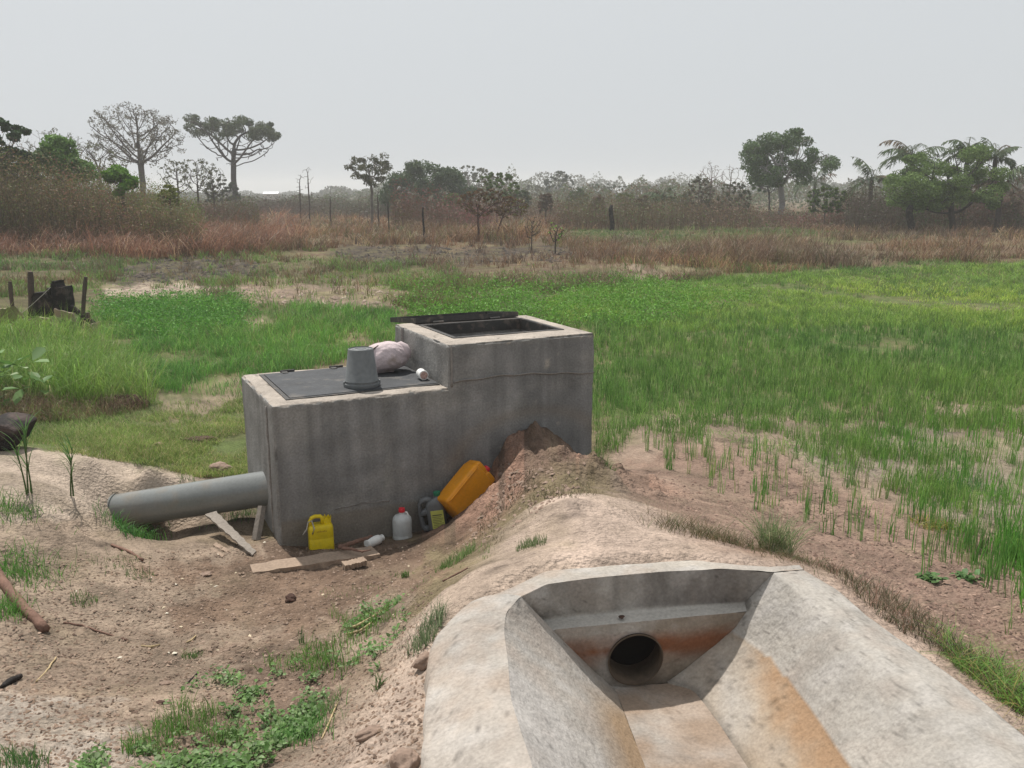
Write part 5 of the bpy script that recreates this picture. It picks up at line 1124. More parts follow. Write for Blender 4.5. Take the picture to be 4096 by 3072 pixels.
# ------------------------------------------------------------------ stuff: woods, scrub, grasses
def dens_noise(X, Y, s, seed): return fbm(X*s, Y*s, 4, seed)
def far_woods():
    parts = []
    for R, h0, n, s, cset in [(560, 10, 26000, 1.3, ((.06, .07, .045),)), (380, 8, 24000, .95, ((.06, .075, .045), (.08, .08, .055))), (250, 6, 26000, .62, ((.09, .12, .055), (.1, .1, .06))), (170, 5.0, 34000, .42, ((.09, .12, .05), (.12, .1, .06)))]:
        a = rng.uniform(-.75, .75, n); rr = R*(1+rng.uniform(-.12, .12, n)); X = rr*np.sin(a); Y = rr*np.cos(a)
        hn = h0*np.interp(512+F*np.tan(a), [0, 250, 270, 355, 380, 440, 690, 730, 850, 1024], [1.2, .9, .6, .6, 1, 1.25, 1.1, .8, 1.0, 1.3])*(.65+.95*fbm(a*42+R, rr*.002, 4, int(R)))*np.where(np.abs(a+.33) < .09+.02*(R > 200), .42, 1)
        z = hn*rng.uniform(0, 1, n)**.75; P = np.stack([X, Y, z], 1)
        parts.append(leaf_arrays(P, s*rng.uniform(.6, 1.4, n), pick(cset, [1]*len(cset), n)*rng.uniform(.75, 1.25, (n, 1)), .1, .8))
    veg('far_woods', parts, m_leaf, 'hazy distant woodland along the whole horizon', 'woods', kind='stuff')
far_woods()
EXC = [[(125, 264), (180, 259), (235, 259), (262, 266), (240, 281), (150, 283), (118, 277)], [(104, 285), (170, 280), (208, 288), (212, 299), (150, 300), (108, 295)], [(212, 288), (280, 284), (360, 286), (430, 292), (432, 300), (330, 307), (240, 303)],
       [(440, 264), (600, 263), (630, 271), (560, 281), (460, 280)], [(602, 266), (680, 266), (712, 273), (660, 280), (612, 277)], [(228, 322), (275, 318), (278, 329), (240, 334)], [(180, 384), (240, 378), (246, 400), (200, 416), (158, 412)],
       [(335, 248), (430, 245), (560, 248), (596, 256), (480, 263), (350, 262)], [(820, 345), (900, 340), (960, 350), (880, 356)], [(690, 300), (740, 297), (760, 303), (700, 308)], [(930, 300), (1020, 303), (1020, 310), (950, 308)]]
def excl(G, px, py, keep=.12):
    jx = fbm(G[:, 0]*1.3, G[:, 1]*1.3, 3, 811)*16; jy = fbm(G[:, 0]*1.3+5, G[:, 1]*1.3, 3, 812)*7; m = np.zeros(len(px), bool)
    for q in EXC: m |= inpoly(px+jx, py+jy, q)
    return (~m)|(rng.random(len(px)) < keep)
def pts_in(poly, n, Ymin=0, extra=None, jit_=None):
    xs = [p[0] for p in poly]; ys = [p[1] for p in poly]; out = []
    A = (max(xs)-min(xs))*(max(ys)-min(ys)); px = rng.uniform(min(xs), max(xs), n*4); py = rng.uniform(min(ys), max(ys), n*4); k = inpoly(px, py, poly)
    px, py = px[k][:n], py[k][:n]; G = to_ground(px, py, 6); k = excl(G, px, py); return G[k], px[k], py[k]
def world_pts(pxr, Yr, n, power=1.0):
    Y = (rng.uniform(Yr[1]**-power, Yr[0]**-power, n))**(-1/power); px = rng.uniform(pxr[0], pxr[1], n); X = (px-512)/F*Y; return np.stack([X, Y, hgt(X, Y)], 1)
def scrub(name, label, pxr, Yr, n, hmin, hmax, cols, wts, leafcols, leafw, nl, leafs, seed, bw=.02, clump=.16, thr=-.25, cat='scrub', prof=None):
    G = world_pts(pxr, Yr, n*2); d = dens_noise(G[:, 0], G[:, 1], clump, seed); G = G[d > thr][:n]; d = dens_noise(G[:, 0], G[:, 1], clump, seed)
    hh = (hmin+(hmax-hmin)*np.clip(.5+d*1.6, 0, 1))*rng.uniform(.45, 1.1, len(G))
    if prof is not None: hh = hh*np.interp(512+F*G[:, 0]/G[:, 1], prof[0], prof[1])
    parts = [blade_arrays(G, hh, bw*rng.uniform(.5, 1.3, len(G)), pick(cols, wts, len(G))*rng.uniform(.7, 1.3, (len(G), 1)), .35, .25, seg=2)]
    k = rng.integers(0, len(G), nl); t = rng.uniform(.25, 1.0, nl); t = np.minimum(t, .93); P = G[k]+np.stack([rng.normal(size=nl)*.22, rng.normal(size=nl)*.22, hh[k]*t], 1)
    cc = pick(leafcols, leafw, nl)*rng.uniform(.82, 1.18, (nl, 1)); gn = dens_noise(P[:, 0], P[:, 1], .3, seed+5); g2_ = dens_noise(P[:, 0]+P[:, 2], P[:, 1], .12, seed+6); cc = cc*np.stack([1-.4*g2_, 1+.55*g2_, 1-.1*g2_], 1)
    parts.append(leaf_arrays(P, leafs*rng.uniform(.5, 1.1, nl), cc*(1+.3*gn)[:, None], .1, .6))
    veg(name, parts, m_leaf, label, cat, kind='stuff')
scrub('thicket', 'brown and olive thicket filling the left background', (-120, 205), (40, 58), 15000, 2.2, 4.4, ((.11, .085, .055), (.13, .09, .055), (.09, .08, .045)), (1, 1, 1), ((.19, .2, .075), (.13, .18, .05), (.2, .16, .085), (.23, .155, .085)), (2, 2, 3, 2), 105000, .115, 401, prof=([-120, 0, 60, 110, 150, 205], [1.45, 1.4, 1.3, 1.05, .85, .6]))
scrub('thicket', 'lower grey brown undergrowth beneath the acacia', (150, 262), (52, 75), 6500, 1.4, 2.6, ((.11, .085, .07), (.13, .09, .07)), (1, 1), ((.1, .1, .05), (.13, .1, .065)), (1, 1), 14000, .16, 411)
scrub('scrub', 'red brown scrub band below the distant treeline', (395, 1140), (62, 120), 24000, 1.1, 3.5, ((.11, .075, .055), (.13, .085, .06), (.09, .07, .05)), (1, 1, 1), ((.165, .11, .07), (.15, .12, .07), (.12, .15, .06)), (3, 2, 1), 70000, .19, 421, thr=-.15, clump=.09, prof=([395, 735, 755, 815, 835, 1140], [1, 1, .45, .45, 1, 1]))
scrub('scrub', 'grey brown brush under and around the palms on the right', (840, 1150), (60, 74), 7000, 2.0, 3.6, ((.09, .065, .055), (.11, .08, .065)), (1, 1), ((.09, .075, .05), (.07, .08, .04)), (2, 1), 20000, .16, 431, thr=-.3)
scrub('scrub', 'hazy low scrub in the gap left of the saplings', (235, 420), (95, 165), 9000, 1.0, 2.6, ((.12, .09, .075),), (1,), ((.1, .09, .06), (.08, .085, .05)), (1, 1), 16000, .26, 441, bw=.03)
def tufts(name, label, C_, nb, hmin, hmax, w, rad, cols, wts, lean=.35, droop=.5, mat=None, seg=3, kind='stuff', cat='grass', wind=(0, 0), hs=0, cs=.5, seed=0, thr=None, cv=.3, wk=.00055):
    if thr is not None: C_ = C_[dens_noise(C_[:, 0], C_[:, 1], cs, seed)+rng.uniform(-.15, .15, len(C_)) > thr]
    n = len(C_); k = np.repeat(np.arange(n), nb); Dk = np.hypot(C_[:, 0], C_[:, 1])[k]; k = k[rng.random(len(k)) < np.clip(.35+Dk/20, 0, 1)]; P = C_[k].copy(); P[:, :2] += rng.normal(size=(len(k), 2))*rad; P[:, 2] -= .004
    sc = (rng.uniform(.55, 1.2, n)*(1+hs*dens_noise(C_[:, 0], C_[:, 1], cs, seed)))[k]; hh = rng.uniform(hmin, hmax, len(k))*sc; D = np.hypot(P[:, 0], P[:, 1])
    tc_ = pick(cols, wts, n)*rng.uniform(1-cv, 1+cv, (n, 1)); lf = dens_noise(C_[:, 0], C_[:, 1], .16, seed+3); tc_ = tc_*np.stack([1+.5*lf, 1+.3*lf, 1+.1*lf], 1)
    cc = np.clip(tc_[k]*rng.uniform(.82, 1.2, (len(k), 1)), .004, .9)
    return veg(name, [blade_arrays(P, hh, np.maximum(w, D*wk)*rng.uniform(.7, 1.3, len(k)), cc, lean, droop, wind, seg)], mat or m_blade, label, cat, kind=kind)
# tall red-brown grass on the left, dry grass right
def grass(name, label, G, hmin, hmax, wmin, cols, wts, lean=.3, droop=.5, wind=(0, 0), thr=None, cs=.5, seed=0, mat=None, seg=2, hn=.5, kind='stuff', cat='grass'):
    if thr is not None: G = G[dens_noise(G[:, 0], G[:, 1], cs, seed)+rng.uniform(-.15, .15, len(G)) > thr]
    n = len(G); D = np.hypot(G[:, 0], G[:, 1]); d = dens_noise(G[:, 0], G[:, 1], cs, seed)
    hh = (hmin+(hmax-hmin)*rng.uniform(0, 1, n)**1.3)*(1+hn*d); wdt = np.maximum(wmin, D*.00055)*rng.uniform(.6, 1.3, n)
    cc = pick(cols, wts, n)*rng.uniform(.75, 1.25, (n, 1))*(1+.35*dens_noise(G[:, 0], G[:, 1], cs*2.2, seed+9))[:, None]
    lf = dens_noise(G[:, 0], G[:, 1], .13, seed+3); cc = cc*np.stack([1+.55*lf, 1+.32*lf, 1+.1*lf], 1)
    return veg(name, [blade_arrays(G, hh, wdt, np.clip(cc, .004, .9), lean, droop, wind, seg)], mat or m_blade, label, cat, kind=kind)
DRY = ((.22, .115, .075), (.26, .15, .09), (.17, .1, .065), (.34, .24, .14)); DRW = (4, 3, 3, 1)
def edge_pts(poly, n, amp=(14, 5), seed=0):
    xs = [p[0] for p in poly]; ys = [p[1] for p in poly]; px = rng.uniform(min(xs)-20, max(xs)+20, n*3); py = rng.uniform(min(ys)-6, max(ys)+8, n*3); G = to_ground(px, py, 6)
    jx = fbm(G[:, 0]*.45, G[:, 1]*.45, 4, 821+seed)*amp[0]; jy = fbm(G[:, 0]*.45, G[:, 1]*.45+9, 4, 822+seed)*amp[1]; k = inpoly(px+jx, py+jy, poly); k[k] &= excl(G[k], px[k], py[k], .1); return G[k][:n]
DR2 = ((.24, .12, .08), (.29, .16, .1), (.18, .095, .065), (.42, .3, .19), (.13, .085, .055))
G = edge_pts([(-150, 204), (200, 204), (260, 210), (300, 224), (300, 250), (230, 258), (150, 262), (60, 256), (-150, 254)], 5200, (22, 8), 1)
tufts('dry_grass', 'tall red brown dry grass in front of the left thicket', G, 9, .5, 1.5, .01, .16, DR2, (4, 3, 3, 1, 2), .8, 1.2, seg=3, hs=.7, cs=.3, seed=501, wind=(.16, 0))
G = edge_pts([(225, 206), (400, 208), (560, 212), (560, 246), (470, 244), (380, 242), (330, 246), (250, 256), (225, 240)], 3600, (22, 7), 2)
tufts('dry_grass', 'straw coloured dry grass below the saplings and leaning shrubs', G, 9, .25, 1.0, .01, .14, ((0.258, 0.155, 0.082), (0.206, 0.109, 0.0656), (0.361, 0.269, 0.164), (0.129, 0.134, 0.0492), (0.129, 0.0756, 0.0492)), (3, 3, 1, 2, 2), .9, 1.1, seg=3, hs=.8, cs=.4, seed=511, wind=(.1, 0), thr=-.1)
G = edge_pts([(560, 208), (780, 206), (1170, 210), (1170, 260), (960, 258), (860, 264), (740, 268), (600, 264), (560, 250)], 6400, (24, 8), 3)
px_, py_, _ = project(G); gm = ~(inpoly(px_+fbm(G[:, 0]*.4, G[:, 1]*.4, 3, 7)*20, py_+fbm(G[:, 0]*.4, G[:, 1]*.4, 3, 8)*4, [(570, 228), (680, 225), (800, 230), (860, 234), (740, 242), (580, 241)])&(rng.random(len(G)) < .85))
tufts('dry_grass', 'pale brown dry grass strip beyond the green field on the right', G[gm], 8, .2, .85, .01, .14, ((0.249, 0.16, 0.0984), (0.189, 0.113, 0.0738), (0.344, 0.26, 0.164), (0.129, 0.126, 0.0533), (0.129, 0.0798, 0.0533)), (3, 3, 1, 1.6, 2), .9, 1.0, seg=3, hs=.8, cs=.35, seed=521, wind=(.06, 0), thr=-.2)
G = edge_pts([(560, 226), (760, 226), (880, 234), (700, 243), (560, 243)], 1500, seed=4)
tufts('green_grass', 'thin green regrowth between burnt strips beyond the field', G, 8, .08, .25, .01, .1, ((.14, .2, .06), (.12, .16, .06)), (1, 1), .8, .6, seg=2)
G = edge_pts([(420, 260), (560, 260), (700, 260), (820, 266), (700, 280), (600, 286), (480, 286), (430, 278)], 1900, (24, 7), 5)
tufts('dry_grass', 'brown stubble and dead stalks along the far edge of the field', G, 7, .08, .5, .008, .07, ((0.258, 0.168, 0.107), (0.172, 0.109, 0.0656), (0.344, 0.269, 0.164), (0.103, 0.168, 0.0492)), (3, 3, 2, 3), .8, .9, seg=3, thr=-.05, cs=.5, seed=527)
G = edge_pts([(-60, 256), (120, 256), (330, 252), (470, 262), (560, 270), (560, 296), (440, 306), (250, 300), (100, 300), (-60, 310)], 2600, (30, 9), 6)
tufts('mixed_weeds', 'clumps of brown and green weeds over the rough ground behind the left field', G, 13, .08, .42, .009, .11, ((.17, .115, .07), (.11, .085, .05), (.11, .2, .05), (.15, .26, .06), (.26, .2, .12)), (3, 2, 2, 2, 1), .9, .9, seg=3, thr=-.02, cs=.45, seed=541, hs=.9)
G = edge_pts([(330, 240), (480, 240), (620, 246), (760, 262), (640, 276), (520, 268), (360, 262)], 1100, (30, 8), 7)
tufts('dry_grass', 'dark rusty stalks standing in the burnt strip behind the field', G, 10, .15, .65, .009, .1, ((.17, .1, .065), (.22, .14, .09), (.09, .065, .05), (.33, .25, .16)), (3, 2, 2, 1), .8, .9, seg=3, thr=.0, cs=.4, seed=545, hs=.9)
# green grasses traced over the field
GB = ((0.258, 0.405, 0.0688), (0.193, 0.306, 0.0618), (0.354, 0.465, 0.11), (0.129, 0.196, 0.055)); GD = ((0.153, 0.282, 0.0618), (0.113, 0.209, 0.0482), (0.225, 0.367, 0.0825), (0.29, 0.367, 0.138))
FARG = [(-60, 254), (330, 260), (440, 268), (560, 274), (700, 270), (860, 264), (1080, 255), (1080, 300), (560, 330), (400, 322), (240, 340), (-60, 340)]
G, px, py = pts_in(FARG, 7600); tufts('green_grass', 'low green grass and weeds of the far part of the field', G, 8, .06, .26, .01, .08, ((0.143, 0.264, 0.0605), (0.11, 0.198, 0.0495), (0.22, 0.286, 0.088), (0.22, 0.187, 0.099)), (3, 3, 1, 1), .9, .8, seg=2, thr=-.03, cs=.4, seed=601, hs=.8)
BR = [(560, 286), (700, 279), (860, 270), (1090, 261), (1090, 335), (860, 326), (700, 332), (600, 340), (540, 325)]
G, px, py = pts_in(BR, 10500); tufts('rice_field', 'bright yellow green young rice in the far right of the field', G, 9, .05, .2, .01, .08, GB, (3, 3, 1.5, 1), .9, .8, seg=2, thr=-.3, cs=.6, seed=611, hs=.7, cat='rice')
MID = [(590, 318), (800, 314), (1100, 318), (1100, 640), (1024, 590), (960, 520), (900, 500), (850, 470), (790, 448), (720, 440), (660, 446), (594, 455), (590, 380)]
Gm, px, py = pts_in(MID, 15000); tn_ = fbm(Gm[:, 0]*2.2, Gm[:, 1]*2.2, 4, 621); t_y = np.clip((py-380)/95, 0, 1)
km = (tn_ > -.55+.85*t_y)&(rng.random(len(px)) < 1.05-.45*t_y)
tufts('rice_field', 'dark green rice standing upright beside and right of the tank', Gm[km], 8, .09, .28, .005, .035, GD, (3, 3, 2, 1), .3, .6, seg=3, hs=.45, cs=.7, seed=631, cat='rice')
G, px, py = pts_in([(590, 330), (1100, 330), (1100, 560), (900, 480), (594, 440)], 2600); kk = fbm(G[:, 0]*1.1, G[:, 1]*1.1, 3, 633) > .1
tufts('field_weeds', 'low spreading weeds between the rice plants', G[kk], 9, .03, .12, .006, .06, ((.2, .36, .08), (.15, .27, .07)), (1, 1), 1.4, .8, seg=2, cat='weeds')
SEED = [(640, 440), (800, 450), (900, 500), (1000, 540), (1090, 600), (1090, 700), (900, 560), (740, 505), (660, 470)]
G, px, py = pts_in(SEED, 330); k = rng.random(len(px)) < np.clip(1.2-(py-440)/110+ (px-640)/900, .08, 1)
tufts('rice_seedlings', 'scattered rice seedlings on the bare soil right of the tank', G[k], 9, .12, .33, .006, .018, ((0.105, 0.24, 0.0525), (0.15, 0.27, 0.075), (0.24, 0.3, 0.105)), (3, 2, 1), .16, .35, cat='rice seedlings')
G, px, py = pts_in([(850, 430), (1090, 420), (1090, 640), (1000, 590), (930, 540)], 420)
tufts('rice_seedlings', 'tufts of taller rice at the right edge of the field', G, 12, .14, .3, .006, .035, ((0.09, 0.225, 0.045), (0.135, 0.285, 0.06)), (1, 1), .22, .4, cat='rice seedlings')
G, px, py = pts_in([(1000, 545), (1090, 540), (1090, 680), (1030, 610)], 110)
tufts('grass_clump', 'dense bright green grass at the right edge above the bare soil', G, 30, .12, .3, .006, .05, ((0.105, 0.285, 0.045), (0.15, 0.36, 0.06)), (1, 1), .35, .4)
# left meadow
LG = [(110, 312), (240, 304), (400, 312), (400, 350), (300, 372), (246, 378), (246, 400), (170, 392), (100, 372), (100, 330)]
G, px, py = pts_in(LG, 5600); tufts('green_grass', 'green grass behind and left of the tank', G, 9, .08, .3, .007, .06, ((0.144, 0.324, 0.06), (0.108, 0.24, 0.054), (0.228, 0.384, 0.096), (0.24, 0.24, 0.108)), (3, 3, 1.5, .7), .6, .8, thr=-.12, cs=.7, seed=641, hs=.7)
TG = [(-60, 340), (60, 344), (110, 350), (130, 368), (150, 405), (90, 410), (-60, 395)]
G, px, py = pts_in(TG, 2600); tufts('tall_grass', 'yellow green waving tall grass at the left', G, 9, .2, .8, .006, .07, ((0.24, 0.377, 0.066), (0.168, 0.286, 0.055), (0.384, 0.364, 0.143), (0.312, 0.416, 0.088), (0.24, 0.182, 0.088)), (4, 3, 1, 3, .4), .6, 1.1, thr=-.25, cs=.8, seed=651, hs=.5, wind=(.08, 0))
BG = [(-60, 370), (60, 370), (120, 388), (150, 410), (60, 424), (-60, 428)]
G, px, py = pts_in(BG, 1500); tufts('dry_weeds', 'brown dead weeds mixed into the grass at the left', G, 8, .08, .35, .006, .06, ((.24, .17, .11), (.17, .12, .08), (.15, .2, .06)), (2, 2, 1.5), .9, 1.0, thr=-.15, cs=1, seed=661)
SG = [(-60, 408), (130, 405), (250, 398), (250, 476), (200, 478), (150, 466), (90, 458), (-60, 446)]
G, px, py = pts_in(SG, 52000); grass('short_grass', 'short green turf between the sandy bank and the tall grass', G, .03, .11, .005, ((.2, .3, .08), (.27, .36, .11), (.4, .36, .2), (.14, .2, .06)), (3, 2, 1.5, 1), .9, .7, (0, 0), -.3, 1.3, 671)
G, px, py = pts_in([(95, 300), (250, 296), (250, 330), (170, 345), (100, 325)], 500); k = rng.integers(0, len(G), 26000)
P = G[k]+np.stack([rng.normal(size=26000)*.16, rng.normal(size=26000)*.16, np.abs(rng.normal(size=26000))*.13], 1)
veg('leafy_weeds', [leaf_arrays(P, .05*rng.uniform(.6, 1.3, 26000), pick(((0.12, 0.3, 0.045), (0.09, 0.225, 0.045)), (1, 1), 26000)*rng.uniform(.7, 1.3, (26000, 1)), .3)], m_leaf, 'low bright leafy weeds in front of the sandy bund, left of the tank', 'weeds', kind='stuff')
G, px, py = pts_in([(380, 285), (620, 275), (760, 300), (640, 330), (420, 320)], 700); k = rng.integers(0, len(G), 30000)
P = G[k]+np.stack([rng.normal(size=30000)*.2, rng.normal(size=30000)*.2, np.abs(rng.normal(size=30000))*.13], 1)
veg('leafy_weeds', [leaf_arrays(P, .06*rng.uniform(.6, 1.3, 30000), pick(((0.15, 0.33, 0.045), (0.12, 0.255, 0.045)), (1, 1), 30000)*rng.uniform(.7, 1.3, (30000, 1)), .3)], m_leaf, 'low bright leafy weeds across the field behind the tank', 'weeds', kind='stuff')
# broad-leafed creeping weeds in the gully, lower left
WP = [(112, 768), (150, 735), (185, 705), (235, 672), (300, 655), (335, 640), (345, 628), (330, 616), (392, 612), (398, 622), (372, 660), (350, 680), (315, 700), (290, 725), (200, 762), (140, 790)]
def broad(G, s, up=.9):
    n = len(G); th = rng.uniform(0, 6.28, n); s = s*rng.uniform(.5, 1.25, n); tl = rng.normal(size=(n, 2))*.35
    shp = np.array([(0, 0), (.35, .34), (.8, .36), (1.1, 0), (.8, -.36), (.35, -.34)])
    c_, s_ = np.cos(th)[:, None], np.sin(th)[:, None]; x = shp[None, :, 0]*s[:, None]; y = shp[None, :, 1]*s[:, None]
    X = x*c_-y*s_; Y = x*s_+y*c_; Z = x*tl[:, :1]+np.abs(y)*.35+y*tl[:, 1:]
    V = np.stack([X, Y, Z], -1)+G[:, None]; return V.reshape(-1, 3), th
def broad_veg(name, label, G, hmax, s, cols, wts, cat='weeds', kind='stuff', stems=True):
    n = len(G); P = G.copy(); P[:, 2] += rng.uniform(.1, 1, n)*hmax*(1+.6*fbm(G[:, 0]*6, G[:, 1]*6, 2, 5)); V, th = broad(P, s)
    o = (np.arange(n)*6)[:, None]; Q = np.concatenate([o+np.array([0, 1, 2, 3]), o+np.array([0, 3, 4, 5])]); cc = pick(cols, wts, n)*rng.uniform(.75, 1.3, (n, 1))
    parts = [(V, Q, np.zeros((0, 3), int), np.repeat(cc, 6, 0))]
    if stems:
        k = rng.integers(0, n, n//3); parts.append(blade_arrays(G[k], hmax*rng.uniform(.5, 1.2, len(k)), .003, pick(cols, wts, len(k))*.7, .6, .2))
    return veg(name, parts, m_blade, label, cat, kind=kind)
WQ = [(60, 800), (112, 740), (150, 716), (185, 690), (235, 662), (290, 645), (330, 640), (322, 618), (350, 606), (400, 600), (410, 622), (385, 664), (362, 692), (325, 715), (300, 745), (240, 790)]
G, px, py = pts_in(WQ, 24000); dn = fbm(G[:, 0]*2.6, G[:, 1]*2.6, 4, 701, .65); G = G[dn+rng.uniform(-.22, .22, len(G)) > .17]
broad_veg('creeping_weeds', 'patch of low broad leafed weeds on the dirt in the lower left', G, .05, .021, ((0.152, 0.221, 0.0855), (0.228, 0.306, 0.152), (0.0997, 0.204, 0.0499), (0.142, 0.255, 0.0712), (0.199, 0.306, 0.128), (0.0855, 0.153, 0.0427)), (2, 1, 3, 3, 1.5, 2))
G, px, py = pts_in(WP, 900); tufts('weed_grass', 'grass blades among the broad leafed weeds, lower left', G[fbm(G[:, 0]*3, G[:, 1]*3, 3, 705) > 0], 7, .05, .14, .004, .02, ((0.105, 0.225, 0.045), (0.15, 0.255, 0.075)), (1, 1), .5, .6)
# tufts one can point at
def tuft(name, label, px, py, n, h, rad, w=.005, cols=((.07, .16, .03), (.1, .19, .05)), wts=None, lean=.5, droop=.6, cat='grass tuft', seg=3, z=None, wind=(0, 0)):
    p = g1(px, py); C_ = p[None].repeat(n, 0); C_[:, :2] += rng.normal(size=(n, 2))*rad; C_[:, 2] = hgt(C_[:, 0], C_[:, 1])-.004
    cc = pick(cols, wts or [1]*len(cols), n)*rng.uniform(.75, 1.25, (n, 1))
    if rad > .065 or name == 'dry_tuft': return veg(name.replace('tuft', 'patch'), [blade_arrays(C_, rng.uniform(.4, 1, n)*h, w*rng.uniform(.7, 1.2, n), cc, lean, droop, wind, seg)], m_blade, label, 'grass', loc=tuple(p), kind='stuff')
    C_[:, :2] = p[:2]+(C_[:, :2]-p[:2])*np.minimum(1, 1.5*rad/np.maximum(1e-6, np.linalg.norm(C_[:, :2]-p[:2], axis=1)))[:, None]
    return veg(name, [blade_arrays(C_, rng.uniform(.4, 1, n)*h, w*rng.uniform(.7, 1.2, n), cc, lean, droop, wind, seg)], m_blade, label, cat, loc=tuple(p))
DT = ((.16, .12, .07), (.11, .09, .05), (.2, .16, .09), (.07, .1, .03)); 
tuft('grass_tussock', 'largest spiky green tussock behind the head wall, on the right', 775, 556, 420, .3, .06, .004, ((0.15, 0.225, 0.09), (0.21, 0.27, 0.12), (0.27, 0.255, 0.15)), lean=.9, droop=.5)
tuft('grass_tuft', 'green tuft growing at the right foot of the tank', 603, 480, 130, .14, .06, .005)
tuft('grass_tuft', 'green tuft on the left flank of the spoil heap slope', 462, 563, 170, .12, .06, .004, ((0.15, 0.255, 0.075), (0.21, 0.285, 0.12)))
tuft('grass_tuft', 'smaller green tuft just left of the one on the heap slope', 446, 568, 90, .09, .05, .004)
tuft('grass_tuft', 'low tuft on the sandy shoulder above the head wall cap', 531, 551, 170, .09, .055, .004, ((0.15, 0.21, 0.09), (0.195, 0.225, 0.12)))
tuft('grass_tuft', 'lone thin tuft on the dirt below the spoil heap', 405, 577, 70, .08, .018, .004)
tuft('grass_tuft', 'blue green tuft hugging the left edge of the channel cap', 424, 642, 220, .14, .055, .004, ((0.15, 0.21, 0.105), (0.21, 0.27, 0.15)))
tuft('grass_tuft', 'wispy grass at the channel edge near the rim corner', 437, 622, 70, .13, .03, .003, ((0.15, 0.21, 0.105),))
tuft('grass_tuft', 'dark green grass spilling over the buried end of the inlet pipe', 128, 532, 260, .16, .1, .006, ((0.06, 0.18, 0.045), (0.09, 0.225, 0.045)), lean=.9, droop=.9)
tuft('grass_tuft', 'second dark green grass clump right of the buried pipe end', 150, 530, 130, .12, .07, .005, ((0.06, 0.18, 0.045), (0.09, 0.225, 0.045)), lean=.9, droop=.9)
tuft('grass_tuft', 'grass growing in the shade under the inlet pipe by the prop', 243, 515, 200, .12, .12, .005, ((0.075, 0.18, 0.045), (0.12, 0.225, 0.06)))
tuft('grass_tuft', 'green patch of grass at the left edge above the reddish pole', 18, 573, 420, .14, .13, .005, ((0.09, 0.24, 0.045), (0.135, 0.285, 0.06)), lean=.8)
tuft('grass_tuft', 'green grass at the left edge below the reddish pole', 2, 612, 220, .15, .07, .005, ((0.09, 0.24, 0.045), (0.135, 0.285, 0.06)), lean=.8)
tuft('grass_tuft', 'small low tuft in the dirt right of the reddish pole', 84, 601, 110, .07, .05, .004)
tuft('grass_tuft', 'patchy low grass on the dirt slope below the inlet pipe', 116, 563, 150, .05, .11, .004, ((0.135, 0.18, 0.075), (0.105, 0.195, 0.06)))
tuft('grass_tuft', 'right half of the patchy low grass below the inlet pipe', 140, 575, 90, .05, .06, .004, ((0.135, 0.18, 0.075), (0.105, 0.195, 0.06)))
tuft('grass_tuft', 'green grass at the left edge level with the inlet pipe', 12, 512, 280, .14, .12, .005, ((0.09, 0.225, 0.045), (0.135, 0.255, 0.06)), lean=.8)
tuft('grass_tuft', 'little tuft on top of the sandy bank above the inlet pipe', 150, 465, 130, .08, .09, .004, ((0.12, 0.21, 0.06), (0.195, 0.255, 0.105)))
tuft('grass_tuft', 'tiny tuft between the bank and the top of the inlet pipe', 186, 479, 70, .07, .05, .004)
tuft('grass_tuft', 'small green tuft in the middle of the bare dirt', 192, 657, 90, .06, .035, .004)
tuft('grass_tuft', 'tuft below the weeds on the slope beside the channel', 300, 738, 320, .11, .08, .004, ((0.105, 0.255, 0.06), (0.15, 0.3, 0.09)), lean=.7)
tuft('grass_tuft', 'fine grass on the slope above the lowest green tuft', 322, 712, 160, .09, .06, .003, ((0.15, 0.225, 0.09), (0.195, 0.255, 0.12)), lean=.6)
tuft('grass_tuft', 'dark clump of grass in the lower left corner', 22, 765, 200, .1, .06, .004, ((0.06, 0.15, 0.045), (0.105, 0.195, 0.06)))
tuft('grass_tuft', 'yellowing sprawling plant on the bare soil at the right', 935, 527, 260, .09, .09, .006, ((0.375, 0.3, 0.06), (0.24, 0.255, 0.06), (0.15, 0.225, 0.045)), lean=1.2, droop=.9)
tuft('grass_tuft', 'dark green spiky clump in the sparse rice at the right', 960, 490, 260, .16, .12, .006, ((0.075, 0.195, 0.0525), (0.105, 0.24, 0.075)), lean=.8)
tuft('grass_tuft', 'tall thin rice stalks alone on the bare soil', 807, 513, 16, .3, .012, .006, ((0.12, 0.225, 0.06),), lean=.15)
tuft('grass_tuft', 'green clump sprouting in the sparse rice near mid field', 858, 448, 140, .22, .09, .006, ((0.15, 0.3, 0.045), (0.12, 0.24, 0.045)), lean=.5)
tuft('weed_sprig', 'feathery weed sprig on the slope left of the channel', 378, 690, 26, .1, .015, .006, ((.09, .15, .05),), lean=.9, cat='weed')
tuft('weed_sprig', 'upright thin weed above the broad leafed patch', 302, 643, 14, .17, .01, .005, ((.06, .12, .04),), lean=.25, cat='weed')
tuft('dry_tuft', 'dry brown brushy tuft behind the head wall cap', 690, 535, 420, .12, .13, .003, DT, lean=1.4)
tuft('dry_tuft', 'dark dry tuft left of the largest tussock', 728, 548, 420, .12, .12, .003, DT, lean=1.4)
tuft('dry_tuft', 'dry mat at the foot of the largest tussock', 790, 570, 360, .08, .12, .003, DT, lean=1.6)
